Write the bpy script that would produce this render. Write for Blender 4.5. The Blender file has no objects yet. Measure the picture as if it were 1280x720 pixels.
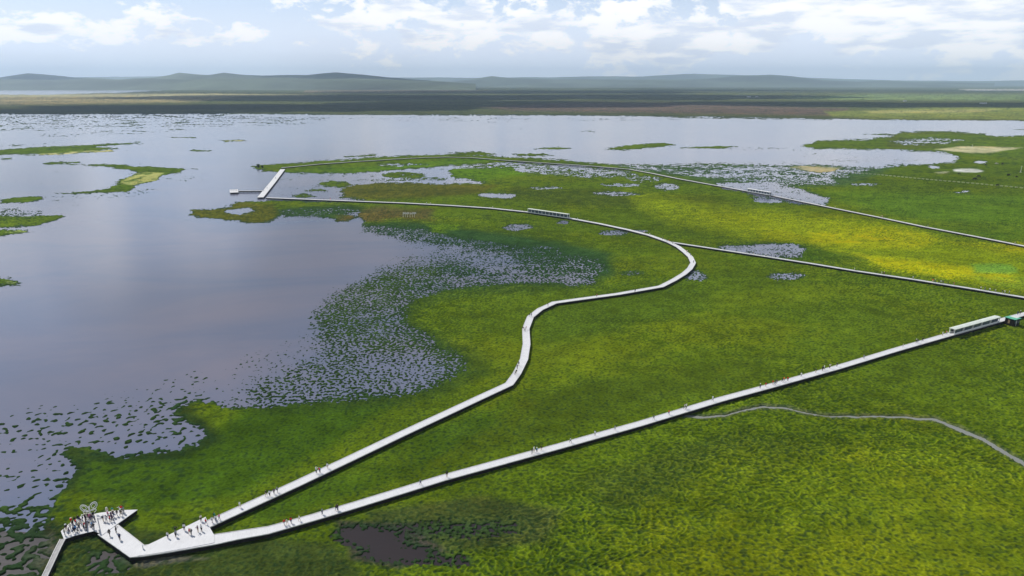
import bpy, bmesh, math, random
import numpy as np
from mathutils import Vector, Matrix

R = math.radians
sc = bpy.context.scene
COL = sc.collection

# ------------------------------------------------------------------ camera
H = 110.0                      # camera height above the lake (m)
F = 865.0                      # focal length in pixels of the 1280 wide frame
VH = 102.5                     # row of the horizon
TH = math.atan((360 - VH) / F)
CT, ST = math.cos(TH), math.sin(TH)
cam_d = bpy.data.cameras.new('camera')
cam = bpy.data.objects.new('camera', cam_d); COL.objects.link(cam)
cam.location = (0, 0, H)
cam.rotation_euler = (math.pi / 2 - TH, 0, 0)
cam_d.sensor_width = 36
cam_d.lens = 36 * F / 1280
cam_d.clip_start = 1; cam_d.clip_end = 120000
sc.camera = cam

# ------------------------------------------------------------------ sky, sun, exposure
SUN_EL, SUN_AZ = R(47), R(-48)         # azimuth from +Y, negative = to the left
world = bpy.data.worlds.new('World'); sc.world = world; world.use_nodes = True
wn = world.node_tree.nodes; wl = world.node_tree.links; wn.clear()
def N(tree, typ, **kw):
    n = tree.nodes.new(typ)
    for k, v in kw.items():
        setattr(n, k, v)
    return n
W = world.node_tree
out = N(W, 'ShaderNodeOutputWorld'); bg = N(W, 'ShaderNodeBackground')
bg.inputs['Strength'].default_value = 0.10
wl.new(bg.outputs[0], out.inputs[0])
sky = N(W, 'ShaderNodeTexSky', sky_type='NISHITA'); sky.sun_disc = False
sky.sun_elevation = SUN_EL; sky.sun_rotation = SUN_AZ; sky.altitude = 3000; sky.air_density = 1.0; sky.dust_density = 0.6; sky.ozone_density = 1.2
tc = N(W, 'ShaderNodeTexCoord')
sep = N(W, 'ShaderNodeSeparateXYZ'); wl.new(tc.outputs['Generated'], sep.inputs[0])
def wmath(op, a, b=None, c=None, clamp=False):
    n = N(W, 'ShaderNodeMath', operation=op); n.use_clamp = clamp
    for i, v in enumerate((a, b, c)):
        if v is None: continue
        if isinstance(v, (int, float)): n.inputs[i].default_value = v
        else: wl.new(v, n.inputs[i])
    return n.outputs[0]
def wmap(v, a, b, c, d, smooth=True):
    n = N(W, 'ShaderNodeMapRange'); n.interpolation_type = 'SMOOTHSTEP' if smooth else 'LINEAR'
    wl.new(v, n.inputs[0])
    for i, x in zip((1, 2, 3, 4), (a, b, c, d)): n.inputs[i].default_value = x
    return n.outputs[0]
def wnoise(sx, sy, sz, off, detail=6, rough=0.55, scale=1.0, dist=0.0):
    m = N(W, 'ShaderNodeMapping'); wl.new(tc.outputs['Generated'], m.inputs[0])
    m.inputs['Scale'].default_value = (sx, sy, sz); m.inputs['Location'].default_value = off
    n = N(W, 'ShaderNodeTexNoise'); wl.new(m.outputs[0], n.inputs['Vector'])
    n.inputs['Scale'].default_value = scale; n.inputs['Detail'].default_value = detail
    n.inputs['Roughness'].default_value = rough; n.inputs['Distortion'].default_value = dist
    return n.outputs['Fac']
def wmix(f, a, b):
    n = N(W, 'ShaderNodeMix', data_type='RGBA')
    if isinstance(f, (int, float)): n.inputs[0].default_value = f
    else: wl.new(f, n.inputs[0])
    for i, v in ((6, a), (7, b)):
        if isinstance(v, tuple): n.inputs[i].default_value = (*v, 1)
        else: wl.new(v, n.inputs[i])
    return n.outputs[2]
z = sep.outputs['Z']
big = wnoise(5, 5, 15, (3.1, 0.4, 0.0), 3, 0.5)
puff = wnoise(21, 21, 40, (1.7, 5.2, 0.3), 10, 0.62, dist=0.2)
cov = wmath('ADD', wmath('MULTIPLY', big, 0.8), wmath('MULTIPLY', puff, 0.75))
side = wmap(sep.outputs['X'], -0.55, 0.35, -0.06, 0.07)          # more cloud towards the right
cov = wmath('ADD', cov, side)
base_band = wmap(z, 0.02, 0.055, -0.2, 0.0)                     # clouds stand above the haze bank
cov = wmath('ADD', cov, base_band)
high = wmap(z, 0.14, 0.5, 0.0, -0.22)
cov = wmath('ADD', cov, high)
cmask = wmap(cov, 0.69, 0.78, 0.0, 1.0)
shade_n = wnoise(11, 11, 55, (4.0, 2.2, 0.018 * 55), 5, 0.55)
under = wmap(wmath('ADD', shade_n, wmath('MULTIPLY', cov, 0.35)), 0.74, 0.92, 0.0, 1.0)
ccol = wmix(under, (12.2, 12.2, 12.3), (8.6, 9.4, 10.8))
veil = wmap(z, 0.0, 0.6, 0.97, 0.10)
veil = wmath('MULTIPLY', veil, wmap(z, 0.045, 0.12, 1.0, 0.5))
basecol = wmix(veil, sky.outputs[0], (9.5, 10.4, 12.1))
full = wmix(cmask, basecol, ccol)
wl.new(full, bg.inputs['Color'])

sun_d = bpy.data.lights.new('sun', 'SUN'); sun = bpy.data.objects.new('sun', sun_d); COL.objects.link(sun)
sun_d.energy = 4.2; sun_d.angle = R(0.6); sun_d.color = (1.0, 0.96, 0.90)
sdir = Vector((math.sin(SUN_AZ) * math.cos(SUN_EL), math.cos(SUN_AZ) * math.cos(SUN_EL), math.sin(SUN_EL)))
sun.rotation_euler = sdir.to_track_quat('Z', 'Y').to_euler()
sun.location = sdir * 3000
vs = sc.view_settings
vs.view_transform = 'Standard'; vs.look = 'None'; vs.exposure = 0.0; vs.gamma = 1.0; vs.use_curve_mapping = False
sc.cycles.volume_bounces = 1
sc.cycles.max_bounces = 5; sc.cycles.diffuse_bounces = 2; sc.cycles.glossy_bounces = 2
sc.cycles.use_denoising = True

# ------------------------------------------------------------------ projection helpers (layout only)
def gp(u, v, zz=0.0):
    """the world point on the level zz that the photograph shows at pixel u, v"""
    x = (u - 640) / F; y = (v - 360) / F
    t = (H - zz) / (ST + y * CT)
    return Vector((x * t, (CT - y * ST) * t, zz))
def depth(v):
    return H / (ST + (v - 360) / F * CT)

# ------------------------------------------------------------------ numpy noise
_rs = np.random.RandomState(7)
_tab = _rs.randint(0, 2 ** 31, size=(256, 256)).astype(np.int64)
_ang = (_rs.rand(256, 256) * 2 * np.pi)
_gx = np.cos(_ang).astype(np.float32); _gy = np.sin(_ang).astype(np.float32)
def perlin(x, y, L, seed=0):
    x = x / L + seed * 17.317; y = y / L + seed * 9.713
    xi = np.floor(x).astype(np.int64); yi = np.floor(y).astype(np.int64)
    fx = (x - xi).astype(np.float32); fy = (y - yi).astype(np.float32)
    ux = fx * fx * fx * (fx * (fx * 6 - 15) + 10); uy = fy * fy * fy * (fy * (fy * 6 - 15) + 10)
    def g(ix, iy, dx, dy):
        a = ix & 255; b = iy & 255
        return _gx[a, b] * dx + _gy[a, b] * dy
    n00 = g(xi, yi, fx, fy); n10 = g(xi + 1, yi, fx - 1, fy)
    n01 = g(xi, yi + 1, fx, fy - 1); n11 = g(xi + 1, yi + 1, fx - 1, fy - 1)
    a = n00 + ux * (n10 - n00); b = n01 + ux * (n11 - n01)
    return (a + uy * (b - a)) * 1.5
def fbm(x, y, L, o=4, seed=0, rough=0.5):
    s = 0; a = 1; tot = 0
    for i in range(o):
        s = s + a * perlin(x, y, L / 2 ** i, seed + i * 3); tot += a; a *= rough
    return s / tot
def sstep(x, a, b):
    t = np.clip((x - a) / (b - a), 0, 1); return t * t * (3 - 2 * t)

# ------------------------------------------------------------------ the map of the marsh, drawn on a raster
U0, U1, V0, V1, DU, DV = -220, 1520, 100, 800, 2.0, 1.0
ru = np.arange(U0, U1 + .1, DU, dtype=np.float32); rv = np.arange(V0, V1 + .1, DV, dtype=np.float32)
RU, RV = np.meshgrid(ru, rv)
VS = 2.0                                                     # rows count double when measuring distance
def sdf(poly, margin):
    P = np.array(poly, dtype=np.float32)
    i0 = np.searchsorted(rv, P[:, 1].min() - margin); i1 = np.searchsorted(rv, P[:, 1].max() + margin)
    j0 = np.searchsorted(ru, P[:, 0].min() - margin); j1 = np.searchsorted(ru, P[:, 0].max() + margin)
    sl = (slice(i0, i1), slice(j0, j1))
    x = RU[sl]; y = RV[sl] * VS
    d2 = np.full(x.shape, 1e12, np.float32); inside = np.zeros(x.shape, bool)
    n = len(P)
    for k in range(n):
        ax, ay = P[k, 0], P[k, 1] * VS; bx, by = P[(k + 1) % n, 0], P[(k + 1) % n, 1] * VS
        ex, ey = bx - ax, by - ay; L2 = ex * ex + ey * ey + 1e-9
        t = np.clip(((x - ax) * ex + (y - ay) * ey) / L2, 0, 1)
        d2 = np.minimum(d2, (x - ax - t * ex) ** 2 + (y - ay - t * ey) ** 2)
        c = ((ay > y) != (by > y))
        xin = x < ex * (y - ay) / (ey if abs(ey) > 1e-9 else 1e-9) + ax
        inside ^= (c & xin)
    return sl, np.where(inside, np.sqrt(d2), -np.sqrt(d2))
def sdfline(pts, margin):
    P = np.array(pts, dtype=np.float32)
    i0 = np.searchsorted(rv, P[:, 1].min() - margin); i1 = np.searchsorted(rv, P[:, 1].max() + margin)
    j0 = np.searchsorted(ru, P[:, 0].min() - margin); j1 = np.searchsorted(ru, P[:, 0].max() + margin)
    sl = (slice(i0, i1), slice(j0, j1))
    x = RU[sl]; y = RV[sl] * VS
    d2 = np.full(x.shape, 1e12, np.float32)
    for k in range(len(P) - 1):
        ax, ay = P[k, 0], P[k, 1] * VS; bx, by = P[k + 1, 0], P[k + 1, 1] * VS
        ex, ey = bx - ax, by - ay; L2 = ex * ex + ey * ey + 1e-9
        t = np.clip(((x - ax) * ex + (y - ay) * ey) / L2, 0, 1)
        d2 = np.minimum(d2, (x - ax - t * ex) ** 2 + (y - ay - t * ey) ** 2)
    return sl, np.sqrt(d2)
DENS = np.zeros(RU.shape, np.float32)
def dens(poly, val, soft=4, mode='set', amt=1.0):
    sl, s = sdf(poly, soft * 2 + 8)
    m = sstep(s, -soft, soft) * amt
    D = DENS[sl]
    if mode == 'set': D[...] = D + (val - D) * m
    elif mode == 'max': D[...] = np.maximum(D, val * m)
    elif mode == 'min': D[...] = np.minimum(D, 1 + (val - 1) * m)
def ell(cx, cy, rx, ry, n=18, rot=0):
    return [(cx + rx * math.cos(a) * math.cos(rot) - ry * math.sin(a) * math.sin(rot) * 2,
             cy + ry * math.sin(a) * math.cos(rot) + rx * math.cos(a) * math.sin(rot)) for a in [2 * math.pi * k / n for k in range(n)]]

LAND = [(-400, 680), (-60, 672), (0, 658), (45, 652), (62, 640), (72, 622), (80, 606), (89, 592), (93, 580), (80, 573),
 (74, 564), (84, 558), (104, 558), (118, 561), (140, 570), (156, 572), (176, 566), (212, 562), (242, 556), (260, 546), (254, 538), (233, 530),
 (217, 520), (220, 508), (242, 503), (265, 502), (277, 509), (300, 510), (345, 508), (420, 502), (474, 498), (522, 490), (560, 474), (584, 464),
 (584, 452), (566, 440), (545, 432), (535, 420), (515, 414), (500, 402), (500, 388), (515, 374), (545, 364), (590, 356), (650, 353), (705, 352), (745, 348),
 (745, 334), (720, 322), (680, 312), (640, 308), (600, 304), (560, 300), (520, 292), (490, 289), (470, 287), (455, 284), (458, 277), (448, 270),
 (436, 276), (418, 277), (412, 271), (380, 268), (352, 270), (340, 279), (310, 280), (290, 277), (262, 273), (238, 268), (236, 262), (262, 261),
 (285, 258), (300, 253), (330, 252), (420, 252), (455, 250), (424, 247), (428, 236), (444, 229), (520, 227), (560, 230), (600, 229), (622, 214),
 (605, 208), (560, 207), (500, 212), (440, 217), (380, 217), (330, 213), (322, 208), (400, 201), (470, 197), (560, 192), (620, 195), (700, 200), (780, 207),
 (830, 206), (880, 206), (960, 208), (1040, 208), (1100, 209), (1150, 206), (1192, 203), (1198, 197), (1186, 193), (1150, 190), (1110, 188), (1070, 187), (1020, 187),
 (1000, 183), (1022, 176), (1085, 174), (1112, 171), (1125, 165), (1190, 164), (1225, 167), (1245, 170), (1285, 170), (1560, 172), (1560, 900), (-400, 900)]
dens(LAND, 1.0, 5)
# the far plain beyond the lake
dens([(-400, 90), (1600, 90), (1600, 153), (1280, 151), (1100, 150), (1040, 148.5), (900, 146), (700, 144), (430, 143.5), (300, 142), (100, 142.5), (-400, 143)], 1.0, 1.2)
dens([(-400, 110.5), (60, 110.3), (150, 110.8), (215, 112.5), (150, 116), (60, 118.5), (-400, 119.5)], 0.0, 0.8)
# speckled margins: floating and standing tussocks
dens([(-60, 560), (0, 515), (40, 508), (110, 497), (190, 478), (255, 460), (330, 432), (378, 414), (384, 388), (408, 366), (448, 344), (478, 326), (500, 308), (470, 294),
      (540, 292), (600, 302), (640, 330), (600, 360), (520, 380), (520, 420), (590, 460), (520, 500), (330, 520), (230, 560), (90, 575), (90, 640), (-60, 670)], 0.13, 16, 'max')
dens([(-40, 545), (10, 520), (60, 512), (130, 512), (200, 505), (240, 512), (215, 525), (120, 545), (40, 555)], 0.25, 14, 'max')
dens([(90, 540), (200, 500), (330, 492), (330, 515), (220, 520), (250, 545), (150, 560)], 0.24, 10, 'max')
dens([(-40, 640), (0, 630), (60, 632), (70, 650), (30, 670), (-40, 690)], 0.55, 14)
dens([(300, 492), (350, 468), (400, 446), (390, 420), (392, 396), (412, 376), (452, 358), (486, 340), (520, 326), (560, 330), (560, 356), (520, 366), (505, 385),
      (515, 405), (545, 425), (580, 450), (575, 466), (520, 488), (440, 500), (330, 506)], 0.42, 12)
dens([(440, 440), (500, 425), (560, 440), (578, 458), (540, 470), (470, 470), (430, 458)], 0.32, 10)
dens([(392, 396), (412, 372), (452, 352), (486, 336), (540, 326), (560, 340), (540, 362), (500, 385), (500, 410), (530, 436), (470, 440), (420, 425)], 0.56, 12)
dens([(556, 306), (610, 305), (660, 318), (725, 330), (735, 342), (690, 350), (640, 344), (600, 336), (550, 334), (500, 330)], 0.30, 10)
dens([(640, 306), (700, 312), (750, 325), (760, 340), (735, 352), (660, 352), (650, 330)], 0.62, 12)
dens([(460, 283), (520, 287), (600, 299), (660, 310), (640, 318), (560, 308), (500, 300), (452, 290)], 0.55, 8)
dens(ell(560, 338, 44, 9), 0.62, 8)
dens([(500, 330), (560, 330), (640, 338), (740, 338), (745, 352), (640, 362), (560, 366), (515, 385), (500, 400), (495, 380), (520, 356)], 0.48, 10, 'max')
dens([(500, 400), (530, 420), (590, 445), (600, 462), (560, 485), (480, 500), (400, 508), (400, 496), (520, 482), (560, 462), (500, 425)], 0.62, 10, 'max')
# channel behind the far boardwalk
dens([(348, 221), (440, 217), (520, 212), (600, 206), (640, 206), (640, 212), (600, 222), (560, 230), (480, 228), (430, 232), (420, 246), (340, 247), (335, 235)], 0.12, 4)
dens([(560, 206), (640, 202), (760, 206), (790, 214), (760, 222), (680, 218), (640, 214), (590, 216)], 0.42, 5)
dens([(320, 206), (400, 204), (480, 199), (560, 194), (630, 197), (640, 201), (560, 206), (500, 211), (440, 216), (380, 216), (345, 214)], 1.0, 1.5)
for e in [(418, 230, 20, 4), (382, 245, 14, 2.5), (505, 219, 28, 4), (352, 254, 10, 2), (395, 238, 14, 1.5)]:
    dens(ell(*e), 0.85, 3, 'max')
dens([(310, 207), (345, 206), (350, 213), (320, 212)], 0.8, 2, 'max')
dens([(440, 224), (560, 221), (560, 226), (450, 227)], 0.5, 3, 'max')
dens([(560, 212), (640, 208), (655, 220), (600, 226), (565, 222)], 0.95, 4, 'max')
dens([(590, 197), (700, 202), (790, 208), (790, 213), (700, 206), (600, 202)], 0.9, 2)
# spit with its little openings
dens([(283, 262), (315, 259), (320, 263), (300, 267), (280, 265)], 0.05, 2)
dens([(432, 262), (452, 263), (448, 269), (432, 268)], 0.1, 3)
dens([(345, 262), (430, 258), (455, 264), (420, 270), (350, 272)], 0.75, 6)
# north-east marsh
dens([(770, 206), (860, 202), (960, 205), (1060, 207), (1130, 205), (1090, 214), (1040, 222), (1050, 232), (960, 232), (880, 222), (800, 212)], 0.50, 6)
dens([(700, 207), (790, 214), (800, 222), (740, 221), (700, 216)], 0.42, 5)
dens([(840, 199), (960, 203), (1120, 200), (1130, 204), (960, 207), (850, 205)], 0.16, 3, 'max')
dens([(1035, 186), (1180, 189), (1200, 197), (1120, 204), (1060, 206), (980, 203), (960, 195)], 0.10, 5)
dens([(1110, 176), (1160, 172), (1205, 175), (1180, 180), (1130, 182)], 0.45, 4)
dens([(960, 209), (1040, 215), (1060, 222), (1000, 222), (900, 212)], 0.38, 6)
# ponds in the meadow
dens([(897, 229), (960, 228), (1010, 238), (1034, 249), (1032, 257), (1000, 256), (950, 246), (905, 236)], 0.18, 4)
dens([(935, 246), (975, 250), (980, 254), (950, 253)], 0.1, 3)
dens([(900, 307), (940, 304), (990, 304), (1002, 311), (1000, 322), (975, 323), (930, 317), (900, 312)], 0.22, 4)
for (cx, cy, rx, ry, v) in [(620, 244.5, 24, 3, .05), (650, 284, 18, 4.5, .25), (770, 291, 18, 3, .25), (704, 277.5, 7, 2, .2), (870, 346, 16, 5.5, .2), (985, 345, 24, 3.6, .25),
      (845, 397.5, 4, 1.2, .1), (683, 235, 22, 2, .3), (833, 234, 16, 5, .35), (775, 243, 34, 2.2, .45), (775, 231, 24, 2.5, .45), (805, 224, 22, 3.5, .4), (1083, 231, 20, 2.2, .5),
      (1226, 202.2, 8, 2, .0), (1168, 208.8, 8, 1.6, .0), (720, 351, 26, 5, .42), (790, 342, 16, 3, .5), (505, 206, 34, 2, .4), (800, 289, 12, 2.4, .2), (1210, 238.6, 6, 1.1, .1), (1200, 240, 5, 1, .1)]:
    dens(ell(cx, cy, rx, ry), v, 2.5)
# mud pools in front
dens(ell(465, 672, 44, 14, rot=.06), 0.0, 14); dens(ell(500, 692, 44, 12, rot=.04), 0.0, 14); dens(ell(560, 700, 30, 7), .35, 12)
dens([(480, 655), (560, 650), (650, 652), (645, 668), (580, 675), (520, 672)], 0.62, 16)
dens([(-100, 668), (60, 660), (76, 680), (40, 740), (-100, 780)], 0.62, 16)
dens([(110, 690), (150, 688), (170, 702), (150, 722), (110, 720)], 0.52, 10)
dens([(-60, 690), (10, 676), (40, 690), (20, 720), (-60, 740)], 0.45, 14)
# islands in the open lake
ISL = [[(0, 187), (40, 184), (80, 182.5), (130, 180), (175, 177.5), (178, 179), (120, 183), (150, 186), (100, 190), (50, 193), (20, 193), (0, 194), (-60, 196), (-60, 184)],
 [(0, 181), (40, 181), (60, 180), (20, 182)], [(0, 198), (15, 197.5), (12, 199), (0, 200)],
 [(52, 204), (70, 202), (100, 202.5), (98, 203.5), (66, 204.5), (110, 206), (135, 205), (170, 208), (232, 210), (226, 216), (205, 220), (190, 228), (165, 233), (158, 239), (110, 243), (90, 244), (68, 242), (95, 241), (140, 234), (150, 225), (175, 216), (160, 212), (130, 208), (80, 206), (55, 205.5)],
 [(0, 249), (20, 246), (52, 246), (54, 249), (30, 253), (0, 252.5)], [(-60, 276), (0, 270), (40, 270), (75, 267.5), (74, 272), (55, 279), (20, 284), (-60, 285)],
 [(0, 288), (40, 288), (30, 291), (0, 296), (-40, 296)], [(0, 348), (15, 349), (27, 354), (24, 358), (0, 359), (-40, 359)],
 [(275, 176), (305, 175), (308, 176.5), (280, 177.5)], [(430, 195), (470, 193), (470, 195), (435, 196.5)],
 [(665, 186), (700, 184), (712, 185), (700, 187)], [(750, 187), (790, 181), (830, 178), (845, 181), (820, 184), (780, 188)],
 [(850, 185), (900, 182), (925, 183), (900, 186)], [(1265, 162), (1300, 161.5), (1300, 164)], [(640, 193), (680, 192), (690, 194), (650, 195)], [(237, 187.5), (262, 187.5), (262, 189), (240, 189)],
 [(215, 172), (245, 171), (245, 173)], [(560, 191), (600, 190), (620, 193), (580, 194)], [(1080, 168), (1110, 167), (1115, 169)], [(715, 165), (740, 163.5), (745, 165)]]
for p in ISL: dens(p, 0.42, 7, 'max'); dens(p, 0.93, 1.6, 'max')
dens([(-100, 146), (700, 146), (760, 175), (420, 200), (200, 260), (-100, 300)], 0.05, 8, 'max')
dens([(0, 262), (50, 262), (50, 272), (0, 272)], 0.35, 5, 'max')
dens([(0, 144), (260, 143), (420, 147), (380, 156), (200, 160), (0, 164), (-200, 164)], 0.26, 5, 'max')
dens([(420, 146), (860, 147), (860, 150), (600, 154), (440, 150)], 0.16, 3, 'max')
dens([(840, 145), (1040, 148), (1040, 150), (840, 148)], 0.5, 2, 'max')
dens([(200, 160), (260, 162), (170, 168), (60, 172), (20, 166)], 0.2, 4, 'max')
dens([(60, 240), (170, 236), (230, 232), (150, 250), (70, 262)], 0.13, 6, 'max')
dens([(860, 182), (1000, 184), (1000, 188), (860, 187)], 0.22, 3, 'max')
dens([(150, 208), (260, 210), (240, 228), (160, 228)], 0.16, 5, 'max')
# margins fray: soften the whole map, more in the foreground
def blur(A, su_, sv_):
    for ax, sg in ((1, su_ / DU), (0, sv_ / DV)):
        n_ = int(sg * 2.5) + 1; k_ = np.exp(-.5 * (np.arange(-n_, n_ + 1) / sg) ** 2); k_ /= k_.sum(); B_ = np.zeros_like(A)
        for i_, kk in enumerate(k_):
            sh = i_ - n_; B_ += kk * np.roll(A, sh, axis=ax)
        A = B_
    return A
_b = blur(DENS, 7, 3.4); _w = sstep(RV, 270, 400) * .85
DENS = DENS * (1 - _w) + _b * _w
# stream that meets the long boardwalk from the right
STREAM = [(855, 521), (880, 523), (905, 520), (930, 513), (955, 509), (985, 510), (1010, 516), (1040, 520), (1080, 521.5), (1130, 522), (1165, 526), (1195, 536), (1225, 549), (1255, 566), (1285, 582), (1330, 604)]
STW = [7, 5.5, 4.2, 3.2, 3.2, 3.0, 3.0, 3.0, 3.2, 3.8, 5.0, 6.0, 7.0, 6.0, 6.0, 6.5]
STRM = np.zeros(RU.shape, np.float32)
for k in range(len(STREAM) - 1):
    sl, s = sdfline(STREAM[k:k + 2], 20)
    w = (STW[k] + STW[k + 1]) / 2 * 0.38
    STRM[sl] = np.maximum(STRM[sl], 1 - sstep(s, w - 1.6, w + 2.2))

RELM = np.ones(RU.shape, np.float32)                         # how tufted the sward is
for pl_, am in (([(60, 630), (80, 560), (210, 510), (420, 500), (560, 470), (600, 440), (650, 460), (630, 480), (400, 585), (180, 690), (120, 660)], .40), ([(260, 660), (500, 545), (640, 485), (700, 470), (960, 440), (960, 480), (640, 570), (440, 630), (280, 670)], .50)):
    sl, s = sdf(pl_, 60); RELM[sl] *= 1 - (1 - am) * sstep(s, -20, 20)

# ---- ground colour (what grows there, with sunlit strips painted into the far plain)
G_MID = (0.080, 0.112, 0.006); G_LITE = (0.105, 0.152, 0.008); G_DARK = (0.034, 0.064, 0.008); G_YEL = (0.34, 0.33, 0.005)
G_BRN = (0.085, 0.062, 0.016); G_SAND = (0.46, 0.42, 0.24); G_MUD = (0.050, 0.038, 0.034); G_REED = (0.022, 0.056, 0.020)
CR = np.zeros(RU.shape + (3,), np.float32); CR[...] = G_MID
def paint(poly, c, soft=10, amt=1.0):
    sl, s = sdf(poly, soft * 2 + 10)
    m = (sstep(s, -soft, soft) * amt)[..., None]
    CR[sl] += (np.array(c, np.float32) - CR[sl]) * m
# far plain; its sunlit strips are painted in as brighter colour
paint([(-400, 95), (1600, 95), (1600, 156), (-400, 146)], (0.078, 0.092, 0.030), 2)
paint([(-400, 120), (180, 118), (300, 122), (230, 128), (60, 131), (-400, 132)], (0.26, 0.22, 0.10), 4)
paint([(-400, 118), (260, 117), (420, 119), (200, 121), (-400, 122)], (0.34, 0.32, 0.17), 2)
paint([(380, 113), (560, 112), (620, 114), (500, 116), (380, 116)], (0.20, 0.16, 0.10), 2)
paint([(240, 108), (500, 107), (700, 107.5), (500, 109.5), (260, 110)], (0.30, 0.31, 0.18), 1.5)
paint([(720, 128), (900, 130), (1060, 136), (1060, 145), (900, 143), (640, 139), (600, 134)], (0.115, 0.082, 0.060), 5)
paint([(980, 122), (1100, 118), (1280, 119), (1500, 121), (1500, 127), (1200, 126), (1050, 125)], (0.16, 0.22, 0.075), 3)  # sunlit green band, the light is in the colour
paint([(1030, 140), (1150, 136), (1290, 134), (1500, 134), (1500, 152), (1280, 150), (1100, 149), (1040, 146)], (0.17, 0.20, 0.040), 3)
paint([(1080, 139), (1250, 137), (1220, 141), (1090, 142)], (0.30, 0.29, 0.10), 3)
paint([(1200, 112), (1500, 112), (1500, 113.5), (1210, 113.5)], (0.50, 0.48, 0.42), 1)
# brown and rust reed flats
paint([(236, 262), (290, 252), (345, 256), (350, 280), (300, 282), (240, 270)], (0.085, 0.080, 0.010), 5, .95)
paint([(418, 248), (430, 232), (450, 226), (560, 229), (620, 232), (600, 243), (520, 248), (450, 250)], (0.082, 0.074, 0.012), 8, .9)
paint([(412, 272), (440, 264), (480, 258), (540, 262), (540, 274), (500, 272), (470, 278), (420, 279)], (0.080, 0.060, 0.022), 7, .9)
paint([(440, 286), (500, 276), (640, 292), (760, 318), (770, 345), (700, 358), (640, 352), (560, 345), (530, 320), (470, 298)], G_REED, 10, .85)
paint([(560, 338), (640, 345), (700, 352), (600, 362), (520, 368), (500, 360)], G_REED, 8, .6)
paint([(345, 262), (430, 256), (455, 262), (420, 272), (350, 274)], (0.030, 0.060, 0.014), 6, .9)
paint([(530, 282), (575, 281), (570, 288), (540, 291)], (0.11, 0.17, 0.004), 4, .8)
paint([(560, 212), (650, 208), (655, 220), (600, 226), (565, 222)], (0.085, 0.15, 0.006), 4, .8)
paint([(345, 213), (500, 207), (560, 200), (640, 199), (560, 207), (440, 217), (370, 218)], (0.075, 0.13, 0.008), 2, .9)
paint([(640, 235), (760, 238), (900, 250), (960, 262), (820, 262), (700, 256), (620, 250)], (0.060, 0.074, 0.009), 10, .7)
# reedy belt in the north-east
paint([(770, 206), (1130, 205), (1060, 232), (930, 236), (800, 214)], (0.055, 0.095, 0.035), 8, .9)
paint([(1110, 164), (1230, 165), (1180, 186), (1110, 186)], (0.085, 0.095, 0.014), 6, .8)
paint([(1120, 168), (1500, 170), (1500, 206), (1240, 204), (1200, 190)], (0.095, 0.135, 0.010), 6, .8)
paint([(1000, 240), (1280, 245), (1500, 250), (1500, 320), (1250, 300), (1080, 262)], (0.080, 0.135, 0.010), 12, .8)
# bands of yellow flowers
YEL = [(780, 238), (860, 252), (980, 264), (1080, 275), (1200, 300), (1500, 330), (1500, 380), (1280, 368), (1180, 352), (1090, 335), (980, 305), (900, 292), (840, 282), (800, 262)]
paint(YEL, (0.175, 0.205, 0.005), 14, .85)
paint([(860, 262), (960, 266), (1060, 276), (1160, 292), (1150, 306), (1060, 300), (960, 292), (880, 280)], (0.23, 0.25, 0.005), 14, .75)
paint([(1030, 288), (1110, 284), (1180, 300), (1150, 312), (1080, 312), (1010, 300)], (0.28, 0.28, 0.005), 8, .75)
paint([(1070, 320), (1150, 328), (1260, 340), (1270, 352), (1200, 350), (1100, 334)], G_YEL, 10, .85)
paint([(1180, 302), (1280, 306), (1500, 318), (1500, 330), (1250, 318)], (0.25, 0.26, 0.005), 8, .7)
paint([(1210, 330), (1260, 332), (1270, 342), (1215, 341)], (0.13, 0.24, 0.03), 5, .9)
paint([(1200, 345), (1500, 350), (1500, 366), (1260, 362)], (0.15, 0.24, 0.02), 6, .5)
paint([(930, 300), (1000, 304), (1090, 330), (1000, 328), (900, 312)], (0.050, 0.090, 0.008), 8, .8)
# meadow between the boardwalks
paint([(560, 540), (700, 480), (820, 470), (960, 440), (960, 470), (700, 540), (480, 600)], (0.062, 0.086, 0.006), 18, .75)
paint([(660, 470), (760, 420), (850, 400), (870, 415), (780, 445), (690, 490)], (0.100, 0.138, 0.006), 14, .7)
paint([(860, 375), (1000, 355), (1110, 360), (1040, 375), (900, 390)], (0.115, 0.14, 0.006), 12, .5)
paint([(700, 365), (860, 350), (900, 380), (760, 420), (680, 440), (670, 400)], (0.062, 0.096, 0.008), 12, .5)
paint([(90, 570), (250, 556), (300, 512), (420, 505), (500, 500), (420, 560), (300, 620), (180, 640), (90, 610)], (0.042, 0.082, 0.006), 14, .8)
paint([(300, 640), (480, 560), (640, 500), (620, 530), (500, 600), (330, 655)], (0.042, 0.082, 0.007), 10, .6)
paint([(0, 652), (130, 660), (420, 680), (460, 720), (0, 800), (-200, 800)], (0.042, 0.054, 0.014), 14, .85)
paint([(-300, 655), (70, 655), (84, 680), (50, 740), (-300, 800)], (0.034, 0.034, 0.018), 14, .8)
paint([(720, 600), (900, 545), (1040, 560), (950, 600), (760, 640)], (0.062, 0.080, 0.012), 20, .6)
paint([(460, 640), (600, 620), (700, 640), (680, 680), (560, 690), (470, 680)], (0.048, 0.056, 0.018), 14, .8)
paint([(900, 560), (1280, 560), (1500, 600), (1500, 800), (800, 800), (760, 700)], (0.118, 0.148, 0.006), 30, .75)
paint([(420, 652), (520, 655), (560, 690), (500, 712), (440, 700)], G_MUD, 8, .9)
paint([(20, 690), (70, 670), (78, 690), (50, 712)], (0.17, 0.145, 0.115), 9, .6)
paint([(120, 694), (160, 690), (260, 700), (180, 712)], (0.15, 0.115, 0.11), 6, .55)
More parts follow.
